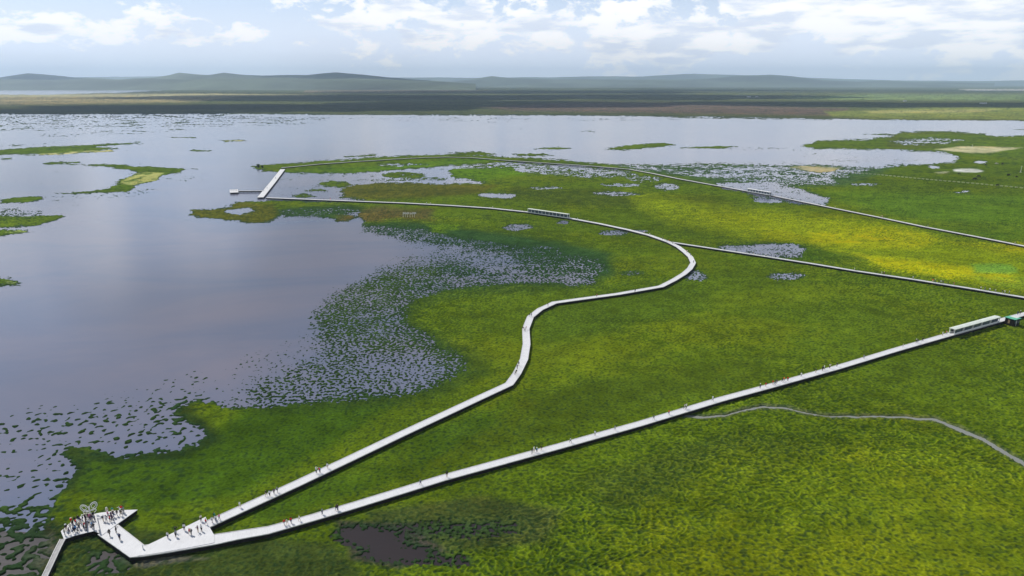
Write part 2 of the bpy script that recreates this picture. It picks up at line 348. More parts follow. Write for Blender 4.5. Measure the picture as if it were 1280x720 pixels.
# dark sedge round the bay
for pts_, hw in (([(500, 398), (520, 416), (560, 434), (592, 450), (590, 466), (555, 482), (500, 496), (420, 504), (340, 510)], 17), ([(745, 350), (690, 358), (600, 362), (545, 372), (510, 388)], 12), ([(80, 610), (95, 580), (80, 565), (140, 574), (215, 568), (262, 550), (236, 526), (222, 506)], 13)):
    sl, s = sdfline(pts_, 60)
    m_ = (1 - sstep(s, hw * .4, hw * 1.9))[..., None] * (.85 if hw == 13 else .66)
    CR[sl] += (np.array((0.020, 0.034, 0.010) if hw == 13 else (0.034, 0.058, 0.010), np.float32) - CR[sl]) * m_
for k in range(len(STREAM) - 1):
    sl, s = sdfline(STREAM[k:k + 2], 24)
    m_ = (1 - sstep(s, 3.0, 10))[..., None] * .75
    CR[sl] += (np.array((0.085, 0.092, 0.045), np.float32) - CR[sl]) * m_
# pale sand, dried pans
for p, c in [([(1170, 187), (1200, 183.2), (1225, 183), (1278, 185), (1240, 191), (1215, 191.5)], G_SAND), ([(984, 209.5), (1000, 207), (1052, 210), (1040, 215.5), (1020, 215.5)], (0.36, 0.32, 0.19)),
             (ell(1210, 213.8, 19, 2.6), (0.62, 0.62, 0.55)), (ell(1177, 216, 7, 1.2), (0.45, 0.42, 0.26)),
             ([(72, 191), (140, 187.5), (142, 189.5), (80, 193), (30, 194)], (0.55, 0.50, 0.22)), ([(148, 229), (175, 215), (205, 217), (195, 226), (165, 232)], (0.50, 0.47, 0.16)),
             ([(278, 175.5), (305, 175), (305, 176.5), (280, 177)], (0.45, 0.42, 0.2)), ([(10, 288.5), (38, 288), (30, 290), (5, 292)], (0.3, 0.34, 0.1)),
             ([(10, 353), (26, 354), (22, 357), (10, 357)], (0.3, 0.33, 0.1))]:
    paint(p, c, 1.6, .95)
    if c[0] > .33: dens(p, 1.0, 1.2, 'max')
for p in ISL[:8]: paint(p, (0.075, 0.125, 0.014), 2, .35)

# ------------------------------------------------------------------ terrain sheet
us = np.concatenate([np.arange(-900, -140, 14), np.arange(-140, 1420, 1.15), np.arange(1420, 2200, 14)])
vsr = np.concatenate([[VH + .32, VH + .5, VH + .8, VH + 1.2, VH + 1.7], np.arange(VH + 2.1, 215, .36), np.arange(215, 330, .52), np.arange(330, 762, .74), np.arange(762, 1500, 14)])
GU, GV = np.meshgrid(us, vsr)
nr, nc = GU.shape
u = GU.ravel(); v = GV.ravel()
t = H / (ST + (v - 360) / F * CT)
X = (u - 640) / F * t; Y = (CT - (v - 360) / F * ST) * t
lam = np.clip(t / 300, 1, 60)
# wander of the outlines
wx = fbm(X, Y, 60, 3, 1) * 9 + fbm(X, Y, 14, 3, 5) * 5
wy = fbm(X, Y, 60, 3, 9) * 4 + fbm(X, Y, 14, 3, 12) * 2.4
near_w = np.clip((v - 150) / 120, 0.34, 1)
su = np.clip((u + wx * near_w - U0) / DU, 0, len(ru) - 1.001); sv = np.clip((v + wy * near_w ** 1.4 - V0) / DV, 0, len(rv) - 1.001)
iu = su.astype(int); iv = sv.astype(int); fu = (su - iu).astype(np.float32); fv = (sv - iv).astype(np.float32)
def samp(A):
    if A.ndim == 3:
        a = fu[:, None]; b = fv[:, None]
    else: a = fu; b = fv
    return (A[iv, iu] * (1 - a) + A[iv, iu + 1] * a) * (1 - b) + (A[iv + 1, iu] * (1 - a) + A[iv + 1, iu + 1] * a) * b
D = samp(DENS); C = samp(CR); SM = samp(STRM); RM = samp(RELM)
# tussock threshold, evenly spread over 0..1; larger clumps further off where the small ones melt together
w1 = np.clip(1.5 - t / 900, 0.4, 1); w2 = np.clip(t / 1100, 0.22, 1.0); w3 = np.clip(t / 1500, 0.2, 1.2)
coarse = sstep(-u, -330, -230)                                # big hummocks in the near left bay, fine ones elsewhere
n1 = perlin(X, Y, .95, 21) * (1 - coarse) + perlin(X, Y, 1.7, 27) * coarse; n1b = perlin(X, Y, 1.5, 25) * (1 - coarse) + perlin(X, Y, 2.8, 28) * coarse; n2 = perlin(X * .8, Y, 7, 22); n3 = perlin(X * .5, Y, 34, 23)
S = w1 * n1 + .9 * w1 * n1b + .75 * w2 * n2 + .6 * w3 * n3
S = S / np.sqrt(w1 ** 2 * 1.81 + (.75 * w2) ** 2 + (.6 * w3) ** 2) / 0.36
thr = 0.5 * (1 + np.tanh(0.8 * S))
thr = thr * 0.9 + 0.02
dd = np.where(D > 0.02, D, -0.2)
raw = dd - thr
hgt = np.clip(raw * 2.6, -0.7, 0.32)
land = sstep(hgt, -0.02, 0.22)
# relief of the sward: wandering ridges of lodged grass
r1 = 1 - np.abs(perlin(X + 3 * perlin(X, Y, 9, 41), Y * 1.25 + 3 * perlin(X, Y, 9, 42), 2.5, 31)) * 2.6
r2 = 1 - np.abs(perlin(X, Y * 1.2, 1.25, 33)) * 2.2
rel_amt = np.clip(fbm(X, Y, 90, 2, 51) * 1.2 + .55, .12, 1) * sstep(D, .55, 1.0) * RM
rid = (np.clip(r1, 0, 1) * .65 + np.clip(r2, 0, 1) * .35)
hgt = hgt + land * rel_amt * (rid - .4) * 0.5 * np.clip(1.25 - t / 1500, .15, 1) + land * .12 * fbm(X, Y, 30, 2, 55)
hgt = np.where((hgt < 0.03) & (land > .5), .03 + hgt * .1, hgt)
hgt = hgt * (1 - SM) - .5 * SM
# colour variation
m1 = fbm(X, Y, 45, 4, 61); m2 = fbm(X, Y, 9, 3, 64); m3 = fbm(X * .6, Y, 260, 4, 67)
lite = np.clip(.30 * m1 + .25 * m3 + .16 * m2, -.5, .5)
C = C * (1 + 1.2 * lite)[:, None]
yl = sstep(fbm(X * .7, Y, 70, 4, 71) + .35 * m2, .02, .42) * sstep(D, .8, 1.)
C = C * (1 + yl[:, None] * np.array([.26, .10, -.1]))
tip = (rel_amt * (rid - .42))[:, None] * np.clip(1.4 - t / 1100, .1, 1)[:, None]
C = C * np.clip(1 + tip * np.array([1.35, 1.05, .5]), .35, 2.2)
# pale weed and sand break up towards green
sand = (C[:, 0] > .24) & (v > 156) & (D > .5) & (C[:, 2] > .04)
brk = sstep(perlin(X * .7, Y * .6, 9, 91) + .7 * perlin(X, Y * .5, 26, 92), -.05, .45) * np.where(u < 420, .95, .30) * sand
C = C + (np.array((0.085, 0.125, 0.02)) - C) * brk[:, None]
# sedge fringe and wet clumps: dark olive where the ground is half drowned
wet = (1 - sstep(raw, .02, .55)) * (C[:, 0] < .3)
thin = (1 - sstep(D, .55, .88)) * (C[:, 0] < .3) * (v > 240) * .68
C = C + (np.array((.020, .046, .020)) - C) * thin[:, None]
C = C * (1 - .0 * wet[:, None]) + (np.array((.018, .036, .012)) - C) * (wet * .85)[:, None]
# far plain: streaky pasture
far = sstep(-v, -150, -143)
C = C * (1 + far * .9 * np.clip(fbm(X * .25, Y * .5, 900, 4, 81), -.6, .8))[:, None]
C = np.where((C[:, :1] < .3) & (v[:, None] > 156), C * np.array([1.06, 1.17, 1.1]), C)
C = np.clip(C, .004, .8)
# level of the far plain rises very slightly
hgt = hgt + far * land * 1.2
hgt = np.where(D > .9, np.maximum(hgt, -.3), hgt)
keep_v = hgt > -0.35

idx = np.arange(nr * nc).reshape(nr, nc)
q = np.stack([idx[1:, :-1], idx[1:, 1:], idx[:-1, 1:], idx[:-1, :-1]], -1).reshape(-1, 4)
qk = keep_v[q].any(1)
q = q[qk]
qd = D[q].mean(1)
qfar = v[q[:, 0]] < 156
co = np.stack([X, Y, hgt], 1)
def grid_obj(name, faces, kind, mat):
    used, inv = np.unique(faces, return_inverse=True)
    f = inv.reshape(-1, 4)
    me = bpy.data.meshes.new(name)
    me.vertices.add(len(used)); me.vertices.foreach_set('co', co[used].astype(np.float32).ravel())
    me.loops.add(f.size); me.loops.foreach_set('vertex_index', f.astype(np.int32).ravel())
    me.polygons.add(len(f)); me.polygons.foreach_set('loop_start', np.arange(0, f.size, 4, dtype=np.int32))
    me.update(calc_edges=True)
    me.polygons.foreach_set('use_smooth', np.ones(len(f), bool))
    a = me.attributes.new('plant_and_light_colour', 'FLOAT_COLOR', 'POINT')
    a.data.foreach_set('color', np.concatenate([C[used], np.ones((len(used), 1))], 1).astype(np.float32).ravel())
    me.materials.append(mat)
    o = bpy.data.objects.new(name, me); COL.objects.link(o); o['kind'] = kind
    return o

# ------------------------------------------------------------------ materials
def mat(name, color, rough=.6, spec=.3, metal=0, noise=None, bump=None):
    m = bpy.data.materials.new(name); m.use_nodes = True
    nt = m.node_tree; b = nt.nodes['Principled BSDF']
    b.inputs['Base Color'].default_value = (*color, 1); b.inputs['Roughness'].default_value = rough
    b.inputs['Specular IOR Level'].default_value = spec; b.inputs['Metallic'].default_value = metal
    if noise:
        scale, amt = noise
        tcn = nt.nodes.new('ShaderNodeTexCoord'); n = nt.nodes.new('ShaderNodeTexNoise'); n.inputs['Scale'].default_value = scale; n.inputs['Detail'].default_value = 5
        nt.links.new(tcn.outputs['Object'], n.inputs['Vector'])
        mr = nt.nodes.new('ShaderNodeMapRange'); mr.inputs[1].default_value = .3; mr.inputs[2].default_value = .7
        mr.inputs[3].default_value = 1 - amt; mr.inputs[4].default_value = 1 + amt
        nt.links.new(n.outputs['Fac'], mr.inputs[0])
        mx = nt.nodes.new('ShaderNodeVectorMath'); mx.operation = 'MULTIPLY'; mx.inputs[0].default_value = color
        nt.links.new(mr.outputs[0], mx.inputs[1]); nt.links.new(mx.outputs[0], b.inputs['Base Color'])
    return m
def ground_mat():
    m = bpy.data.materials.new('marsh_meadow'); m.use_nodes = True
    nt = m.node_tree; b = nt.nodes['Principled BSDF']; L = nt.links
    at = nt.nodes.new('ShaderNodeAttribute'); at.attribute_name = 'plant_and_light_colour'
    geo = nt.nodes.new('ShaderNodeNewGeometry')
    n1 = nt.nodes.new('ShaderNodeTexNoise'); n1.inputs['Scale'].default_value = 1.3; n1.inputs['Detail'].default_value = 4; n1.inputs['Distortion'].default_value = .4
    n2 = nt.nodes.new('ShaderNodeTexNoise'); n2.inputs['Scale'].default_value = .12; n2.inputs['Detail'].default_value = 5
    for n in (n1, n2): L.new(geo.outputs['Position'], n.inputs['Vector'])
    mr = nt.nodes.new('ShaderNodeMapRange'); mr.inputs[1].default_value = .3; mr.inputs[2].default_value = .7; mr.inputs[3].default_value = .68; mr.inputs[4].default_value = 1.32
    L.new(n1.outputs['Fac'], mr.inputs[0])
    mr2 = nt.nodes.new('ShaderNodeMapRange'); mr2.inputs[1].default_value = .3; mr2.inputs[2].default_value = .7; mr2.inputs[3].default_value = .8; mr2.inputs[4].default_value = 1.2
    L.new(n2.outputs['Fac'], mr2.inputs[0])
    mm = nt.nodes.new('ShaderNodeMath'); mm.operation = 'MULTIPLY'; L.new(mr.outputs[0], mm.inputs[0]); L.new(mr2.outputs[0], mm.inputs[1])
    mx = nt.nodes.new('ShaderNodeVectorMath'); mx.operation = 'MULTIPLY'
    L.new(at.outputs['Color'], mx.inputs[0]); L.new(mm.outputs[0], mx.inputs[1]); L.new(mx.outputs[0], b.inputs['Base Color'])
    bp = nt.nodes.new('ShaderNodeBump'); bp.inputs['Strength'].default_value = .5; bp.inputs['Distance'].default_value = .35
    L.new(n1.outputs['Fac'], bp.inputs['Height']); L.new(bp.outputs[0], b.inputs['Normal'])
    b.inputs['Roughness'].default_value = .9; b.inputs['Specular IOR Level'].default_value = 0
    return m
def water_mat():
    m = bpy.data.materials.new('lake_water'); m.use_nodes = True
    nt = m.node_tree; b = nt.nodes['Principled BSDF']; L = nt.links
    geo = nt.nodes.new('ShaderNodeNewGeometry')
    mp = nt.nodes.new('ShaderNodeMapping'); mp.inputs['Scale'].default_value = (.006, .012, 1); L.new(geo.outputs['Position'], mp.inputs[0])
    n = nt.nodes.new('ShaderNodeTexNoise'); n.inputs['Scale'].default_value = 1; n.inputs['Detail'].default_value = 5; n.inputs['Distortion'].default_value = .8; L.new(mp.outputs[0], n.inputs['Vector'])
    cr = nt.nodes.new('ShaderNodeValToRGB'); L.new(n.outputs['Fac'], cr.inputs[0])
    n.inputs['Detail'].default_value = 9; n.inputs['Roughness'].default_value = .62
    e = cr.color_ramp.elements; e[0].position = .32; e[0].color = (.115, .142, .215, 1); e[1].position = .68; e[1].color = (.178, .172, .220, 1)
    L.new(cr.outputs[0], b.inputs['Base Color'])
    b.inputs['Roughness'].default_value = .16; b.inputs['IOR'].default_value = 1.33; b.inputs['Specular IOR Level'].default_value = .5
    w = nt.nodes.new('ShaderNodeTexNoise'); w.inputs['Scale'].default_value = .5; w.inputs['Detail'].default_value = 3
    mp2 = nt.nodes.new('ShaderNodeMapping'); mp2.inputs['Scale'].default_value = (.7, 1.6, 1); L.new(geo.outputs['Position'], mp2.inputs[0]); L.new(mp2.outputs[0], w.inputs['Vector'])
    bp = nt.nodes.new('ShaderNodeBump'); bp.inputs['Strength'].default_value = .25; bp.inputs['Distance'].default_value = .08
    L.new(w.outputs['Fac'], bp.inputs['Height']); L.new(bp.outputs[0], b.inputs['Normal'])
    return m
MG = ground_mat(); MWAT = water_mat()
grid_obj('ground', q[(qd >= .8) & ~qfar], 'structure', MG)
grid_obj('far_plain', q[qfar & (qd >= .5)], 'structure', MG)
tu = grid_obj('marsh_tussocks', q[(qd < .8) & ~(qfar & (qd >= .5))], 'stuff', MG)
tu['label'] = 'green sedge tussocks standing in the shallow lake margin'

def mesh_obj(name, verts, faces, m, parent=None, smooth=False):
    me = bpy.data.meshes.new(name); me.from_pydata([tuple(a) for a in verts], [], faces); me.update()
    if smooth:
        for p in me.polygons: p.use_smooth = True
    if m: me.materials.append(m)
    o = bpy.data.objects.new(name, me); COL.objects.link(o)
    if parent is not None: o.parent = parent
    return o
# lake as one disc out to the horizon
vv = [(0, 0, 0)] + [(45000 * math.cos(a), 45000 * math.sin(a), 0) for a in [2 * math.pi * k / 96 for k in range(96)]]
wat = mesh_obj('water', vv, [(0, 1 + k, 1 + (k + 1) % 96) for k in range(96)], MWAT); wat['kind'] = 'structure'
MPEAT = water_mat(); MPEAT.name = 'peaty_water'
for n_ in MPEAT.node_tree.nodes:
    if n_.type == 'VALTORGB': n_.color_ramp.elements[0].color = (.022, .020, .024, 1); n_.color_ramp.elements[1].color = (.040, .030, .028, 1)
for n_ in MPEAT.node_tree.nodes:
    if n_.type == 'BSDF_PRINCIPLED': n_.inputs['Roughness'].default_value = .35; n_.inputs['Specular IOR Level'].default_value = .2
for pl in ([(405, 648), (570, 636), (680, 640), (680, 700), (640, 716), (560, 722), (430, 722), (405, 695)], [(-160, 664), (20, 664), (62, 668), (76, 690), (50, 760), (-160, 790)], [(105, 686), (178, 684), (185, 712), (150, 726), (105, 724)]):
    P_ = [gp(a, b, .012) for a, b in pl][::-1]
    o_ = mesh_obj('peat_pool', [tuple(p) for p in P_], [tuple(range(len(P_)))], MPEAT); o_['kind'] = 'structure'

MREFL = water_mat(); MREFL.name = 'reflection_tinted_water'  # pale base colour stands in for sky reflected on the stream
for n_ in MREFL.node_tree.nodes:
    if n_.type == 'VALTORGB': n_.color_ramp.elements[0].color = (.17, .18, .15, 1); n_.color_ramp.elements[1].color = (.26, .26, .22, 1)
_e = [gp(a, b - 7, .008) for a, b in STREAM], [gp(a, b + 7, .008) for a, b in STREAM]
_n = len(STREAM)
o_ = mesh_obj('stream', [tuple(p) for p in _e[0] + _e[1]], [(i, _n + i, _n + i + 1, i + 1) for i in range(_n - 1)], MREFL); o_['kind'] = 'structure'

# ------------------------------------------------------------------ hills
MH = mat('hill_grass', (0.095, 0.120, 0.070), .9, .1, noise=(.0007, .55))
def hills(name, prof, dist, spread, seed, ulo, uhi, du=3.0, nd=26):
    uu = np.arange(ulo, uhi, du); pu = [p[0] for p in prof]; pv = [p[1] for p in prof]
    vtop = np.interp(uu, pu, pv)
    vtop = vtop - .9 * fbm(uu, np.zeros_like(uu) + .37, 60, 4, seed + 2) * np.clip((VH - vtop) / 6, 0, 1)
    k = CT                                            # forward depth to ground distance
    ang = (uu - 640) / F
    Yc = dist
    hh = np.maximum((VH - vtop) / F * Yc * 1.03 + H, 4)
    rows = []
    for i in range(nd):
        s = (i / (nd - 1)) * 2 - 1
        Yr = Yc + s * spread
        xr = ang * Yr * 1.05
        bell = np.cos(s * math.pi / 2) ** 1.3 if abs(s) < 1 else 0
        rid = np.abs(fbm(xr, np.full_like(xr, Yr), 1500, 5, seed)) * 2.4
        h = hh * bell * (1 - (1 - bell) * .9 * np.clip(rid, 0, 1)) - 6 - 60 * (1 - bell) * bell * rid
        rows.append(np.stack([ang * Yr * 1.035, np.full_like(xr, Yr), h], 1))
    V = np.concatenate(rows); n = len(uu)
    fc = [(i * n + j, i * n + j + 1, (i + 1) * n + j + 1, (i + 1) * n + j) for i in range(nd - 1) for j in range(n - 1)]
    o = mesh_obj(name, V.tolist(), fc, MH, smooth=True); o['kind'] = 'structure'
    return o
hills('hills', [(-500, 96), (-200, 94), (-60, 95), (0, 99), (30, 98.8), (50, 96.5), (82, 92.3), (112, 94.8), (140, 97.5), (165, 98), (185, 99.5), (202, 98), (225, 97), (243, 94.6), (256, 91.8), (276, 94), (290, 94.4), (308, 91.6),
   (330, 94), (352, 95), (380, 94), (405, 94.3), (437, 91.5), (470, 94), (500, 97), (530, 99.5), (560, 101.5), (600, 104)], 13500, 2600, 3, -500, 600)
hills('hills', [(-500, 99), (-100, 98), (0, 100.5), (60, 99), (110, 100), (150, 98.6), (190, 99.2), (225, 98), (262, 99.5), (300, 97.3), (335, 98.2), (370, 97), (420, 98.6), (460, 97.8), (510, 99.8), (560, 101.8), (600, 104)], 11200, 1300, 5, -500, 600)
hills('hills', [(560, 103), (600, 98.5), (617, 95.5), (640, 98), (680, 99), (760, 99.5), (840, 99.4), (872, 98), (905, 94.9), (940, 94.2), (965, 96.3), (1000, 100), (1040, 101.8), (1066, 100.8), (1120, 102.3), (1200, 103)], 17500, 2500, 9, 560, 1200)
hills('hills', [(-500, 92), (0, 93.2), (18, 93), (40, 98), (120, 97), (165, 96.5), (200, 96), (300, 96), (400, 95), (520, 97.5), (600, 97.3), (690, 97), (740, 95.8), (790, 96), (850, 92.8), (880, 94), (930, 95.5), (1000, 98), (1080, 100.3), (1180, 101.2), (1250, 100), (1285, 97.5), (1400, 96), (1700, 95)], 24000, 3500, 15, -500, 1700, 5)

# ------------------------------------------------------------------ air
HM = bpy.data.materials.new('haze'); HM.use_nodes = True
nt = HM.node_tree; nt.nodes.clear()
mo = nt.nodes.new('ShaderNodeOutputMaterial'); pv = nt.nodes.new('ShaderNodeVolumePrincipled')
pv.inputs['Color'].default_value = (.62, .80, 1.0, 1); pv.inputs['Density'].default_value = 4.9e-5; pv.inputs['Anisotropy'].default_value = .2
nt.links.new(pv.outputs[0], mo.inputs['Volume'])
bx = [(-32000, -3000, -9), (32000, -3000, -9), (32000, 29000, -9), (-32000, 29000, -9)]
bx = bx + [(a, b, 620) for a, b, c in bx]
hz = mesh_obj('haze', bx, [(3, 2, 1, 0), (4, 5, 6, 7), (0, 1, 5, 4), (1, 2, 6, 5), (2, 3, 7, 6), (3, 0, 4, 7)], HM); hz['kind'] = 'stuff'

# ------------------------------------------------------------------ cumulus over the far plain: they cast the broad shadows
CM = mat('cloud', (.93, .93, .94), 1.0, 0)
def cloud(cx, cy, lx, ly, seed):
    """shadow centre cx, cy on the plain; the cloud floats towards the sun"""
    alt = 1900.0
    off = alt / math.tan(SUN_EL)
    ox = cx + off * math.sin(SUN_AZ); oy = cy + off * math.cos(SUN_AZ)
    nu, nv = 64, 28
    th = np.linspace(0, 2 * np.pi, nu, endpoint=False); ph = np.linspace(-np.pi / 2, np.pi / 2, nv)
    T, P = np.meshgrid(th, ph)
    x = np.cos(P) * np.cos(T); y = np.cos(P) * np.sin(T); zc = np.sin(P)
    n = fbm(x * 1000 + seed * 500, y * 1000 + zc * 700, 600, 4, seed)
    n2_ = fbm(x * 1000 + zc * 900, y * 1000 - zc * 500, 260, 4, seed + 5)
    r = 1 + .55 * n + .25 * n2_
    xx = x * r * lx; yy = y * r * ly; zz = np.where(zc > 0, zc * r * 520, zc * 110)
    V = np.stack([xx.ravel() + ox, yy.ravel() + oy, zz.ravel() + alt], 1)
    fc = [(i * nu + j, i * nu + (j + 1) % nu, (i + 1) * nu + (j + 1) % nu, (i + 1) * nu + j) for i in range(nv - 1) for j in range(nu)]
    o = mesh_obj('cloud', V.tolist(), fc, CM, smooth=True); o['kind'] = 'structure'
CLOUDS = [(430, 122, 1500, 1000, 2), (640, 115, 1900, 1300, 4), (980, 130, 600, 380, 6), (330, 134, 900, 380, 8), (1190, 131, 1000, 280, 5), (800, 121, 1300, 900, 12), (40, 138.5, 900, 100, 11),
    (620, 130, 900, 420, 14), (1150, 113.5, 1800, 500, 16), (900, 113, 1300, 900, 18)]
cloud(-8600, 13300, 900, 1300, 21); cloud(-2900, 13300, 1500, 1200, 23)
for (cu, cv, lx, ly, sd) in CLOUDS:
    c = gp(cu, cv); cloud(c.x, c.y, lx, ly, sd)

# ================================================================== THINGS
def part(name, m, parent, verts, faces, smooth=False): return mesh_obj(name, verts, faces, m, parent, smooth)
def empty(name, loc, label, cat, group=None, rz=0):
    o = bpy.data.objects.new(name, None); COL.objects.link(o); o.location = loc; o.rotation_euler = (0, 0, rz)
    o['label'] = label; o['category'] = cat
    if group: o['group'] = group
    o.empty_display_size = .2
    return o
class MB:
    """collects shapes for ONE mesh object"""
    def __init__(s): s.v = []; s.f = []
    def box(s, cx, cy, cz, sx, sy, sz, rz=0):
        c, sn = math.cos(rz), math.sin(rz); n = len(s.v)
        for dz in (-1, 1):
            for dx, dy in ((-1, -1), (1, -1), (1, 1), (-1, 1)):
                x, y = dx * sx / 2, dy * sy / 2
                s.v.append((cx + x * c - y * sn, cy + x * sn + y * c, cz + dz * sz / 2))
        s.f += [(n + 3, n + 2, n + 1, n), (n + 4, n + 5, n + 6, n + 7), (n, n + 1, n + 5, n + 4), (n + 1, n + 2, n + 6, n + 5), (n + 2, n + 3, n + 7, n + 6), (n + 3, n, n + 4, n + 7)]
        return s
    def strip(s, left, right, z0, z1, closed=True):
        """a slab between two rows of points"""
        n = len(s.v); k = len(left)
        for a, b in zip(left, right):
            s.v += [(a[0], a[1], z0), (a[0], a[1], z1), (b[0], b[1], z1), (b[0], b[1], z0)]
        for i in range(k - 1):
            p = n + i * 4; q_ = p + 4
            s.f += [(p, q_, q_ + 1, p + 1), (p + 1, q_ + 1, q_ + 2, p + 2), (p + 2, q_ + 2, q_ + 3, p + 3), (p + 3, q_ + 3, q_, p)]
        s.f += [(n, n + 1, n + 2, n + 3), (n + 4 * k - 1, n + 4 * k - 2, n + 4 * k - 3, n + 4 * k - 4)]
        return s
    def tube(s, pts, r, seg=8, closed=False):
        pts = [Vector(p) for p in pts]; n = len(s.v); k = len(pts)
        rr = r if isinstance(r, (list, tuple)) else [r] * k
        for i, p in enumerate(pts):
            a = pts[i - 1] if (i > 0 or closed) else p; b = pts[(i + 1) % k] if (i < k - 1 or closed) else p
            d = (b - a).normalized()
            up = Vector((0, 0, 1)) if abs(d.z) < .9 else Vector((1, 0, 0))
            e1 = d.cross(up).normalized(); e2 = d.cross(e1)
            for j in range(seg):
                th = 2 * math.pi * j / seg
                s.v.append(tuple(p + (e1 * math.cos(th) + e2 * math.sin(th)) * rr[i]))
        for i in range(k if closed else k - 1):
            i2 = (i + 1) % k
            for j in range(seg):
                j2 = (j + 1) % seg
                s.f.append((n + i * seg + j, n + i * seg + j2, n + i2 * seg + j2, n + i2 * seg + j))
        if not closed:
            s.f += [tuple(n + j for j in range(seg))[::-1], tuple(n + (k - 1) * seg + j for j in range(seg))]
        return s
    def prism(s, poly, z0, z1):
        n = len(s.v); k = len(poly)
        s.v += [(p[0], p[1], z0) for p in poly] + [(p[0], p[1], z1) for p in poly]
        s.f += [tuple(range(n + k - 1, n - 1, -1)), tuple(range(n + k, n + 2 * k))]
        s.f += [(n + i, n + (i + 1) % k, n + k + (i + 1) % k, n + k + i) for i in range(k)]
        return s
    def build(s, name, m, parent=None, smooth=False):
        return mesh_obj(name, s.v, s.f, m, parent, smooth)
def copy_part(src, parent, loc=None, rot=None):
    c = src.copy(); COL.objects.link(c); c.parent = parent
    if loc is not None: c.location = loc
    if rot is not None: c.rotation_euler = rot
    return c

def plank_mat():
    m = bpy.data.materials.new('bleached_planks'); m.use_nodes = True
    nt = m.node_tree; b = nt.nodes['Principled BSDF']; L = nt.links
    at = nt.nodes.new('ShaderNodeUVMap'); at.uv_map = 'along'
    w = nt.nodes.new('ShaderNodeTexBrick'); w.inputs['Scale'].default_value = 1; w.offset = 0
    w.inputs['Color1'].default_value = (.70, .695, .69, 1); w.inputs['Color2'].default_value = (.64, .635, .63, 1); w.inputs['Mortar'].default_value = (.42, .41, .40, 1)
    w.inputs['Brick Width'].default_value = .16; w.inputs['Row Height'].default_value = 2.2; w.inputs['Mortar Size'].default_value = .006
    L.new(at.outputs[0], w.inputs['Vector'])
    n = nt.nodes.new('ShaderNodeTexNoise'); n.inputs['Scale'].default_value = .35; n.inputs['Detail'].default_value = 5
    L.new(at.outputs[0], n.inputs['Vector'])
    mr = nt.nodes.new('ShaderNodeMapRange'); mr.inputs[1].default_value = .3; mr.inputs[2].default_value = .7; mr.inputs[3].default_value = .94; mr.inputs[4].default_value = 1.04
    L.new(n.outputs['Fac'], mr.inputs[0])
    mx = nt.nodes.new('ShaderNodeVectorMath'); mx.operation = 'MULTIPLY'; L.new(w.outputs['Color'], mx.inputs[0]); L.new(mr.outputs[0], mx.inputs[1]); L.new(mx.outputs[0], b.inputs['Base Color'])
    b.inputs['Roughness'].default_value = .7; b.inputs['Specular IOR Level'].default_value = .25
    return m
M_PLANK = plank_mat()
M_KERB = mat('pale_kerb_wood', (.60, .59, .56), .7, noise=(1, .15))
M_GREYPL = mat('grey_planks', (.33, .32, .31), .7, noise=(1, .2))
M_DARK = mat('dark_timber_and_shade', (.014, .012, .011), .8, .2, noise=(2, .3))  # black also carries the shade beneath the decks
M_POST = mat('wet_post_timber', (.06, .048, .038), .8, .2, noise=(2, .3))
M_WHITE = mat('white_paint', (.80, .80, .78), .5, noise=(2, .06))
M_ROOF = mat('pale_roof_sheet', (.62, .66, .58), .6, noise=(.6, .1))
M_GLASS_SHADE = mat('dark_glass_and_shade', (.10, .12, .16), .12, .5)  # also stands in for the shade inside the open shelter
M_GREEN = mat('green_roof_sheet', (.10, .42, .26), .5, noise=(.5, .25))
M_BROWN = mat('brown_timber', (.28, .19, .11), .7, noise=(2, .2))
M_STEEL = mat('grey_steel', (.35, .36, .38), .45, .4, .6)

DZ = 1.55                                                    # deck level above the lake
def ranks(pts, width):
    """left and right edges of a band of the given width along the points"""
    P = [Vector((p[0], p[1])) for p in pts]; Lf, Rt = [], []
    for i, p in enumerate(P):
        d1 = (p - P[i - 1]).normalized() if i > 0 else None
        d2 = (P[i + 1] - p).normalized() if i < len(P) - 1 else None
        if d1 is None: d1 = d2
        if d2 is None: d2 = d1
        n1_, n2v = Vector((-d1.y, d1.x)), Vector((-d2.y, d2.x))
        m_ = (n1_ + n2v).normalized(); k = 1 / max(.35, m_.dot(n1_))
        w = width[i] if isinstance(width, (list, tuple)) else width
        Lf.append(p + m_ * k * w / 2); Rt.append(p - m_ * k * w / 2)
    return Lf, Rt
def offset_pair(Lf, Rt, a, b):
    """two rows at distances a and b in from the left row"""
    o1, o2 = [], []
    for l, r_ in zip(Lf, Rt):
        d = (r_ - l); w = d.length; d = d / w
        o1.append(l + d * (a if a >= 0 else w + a)); o2.append(l + d * (b if b > 0 else w + b))
    return o1, o2
post_src = None
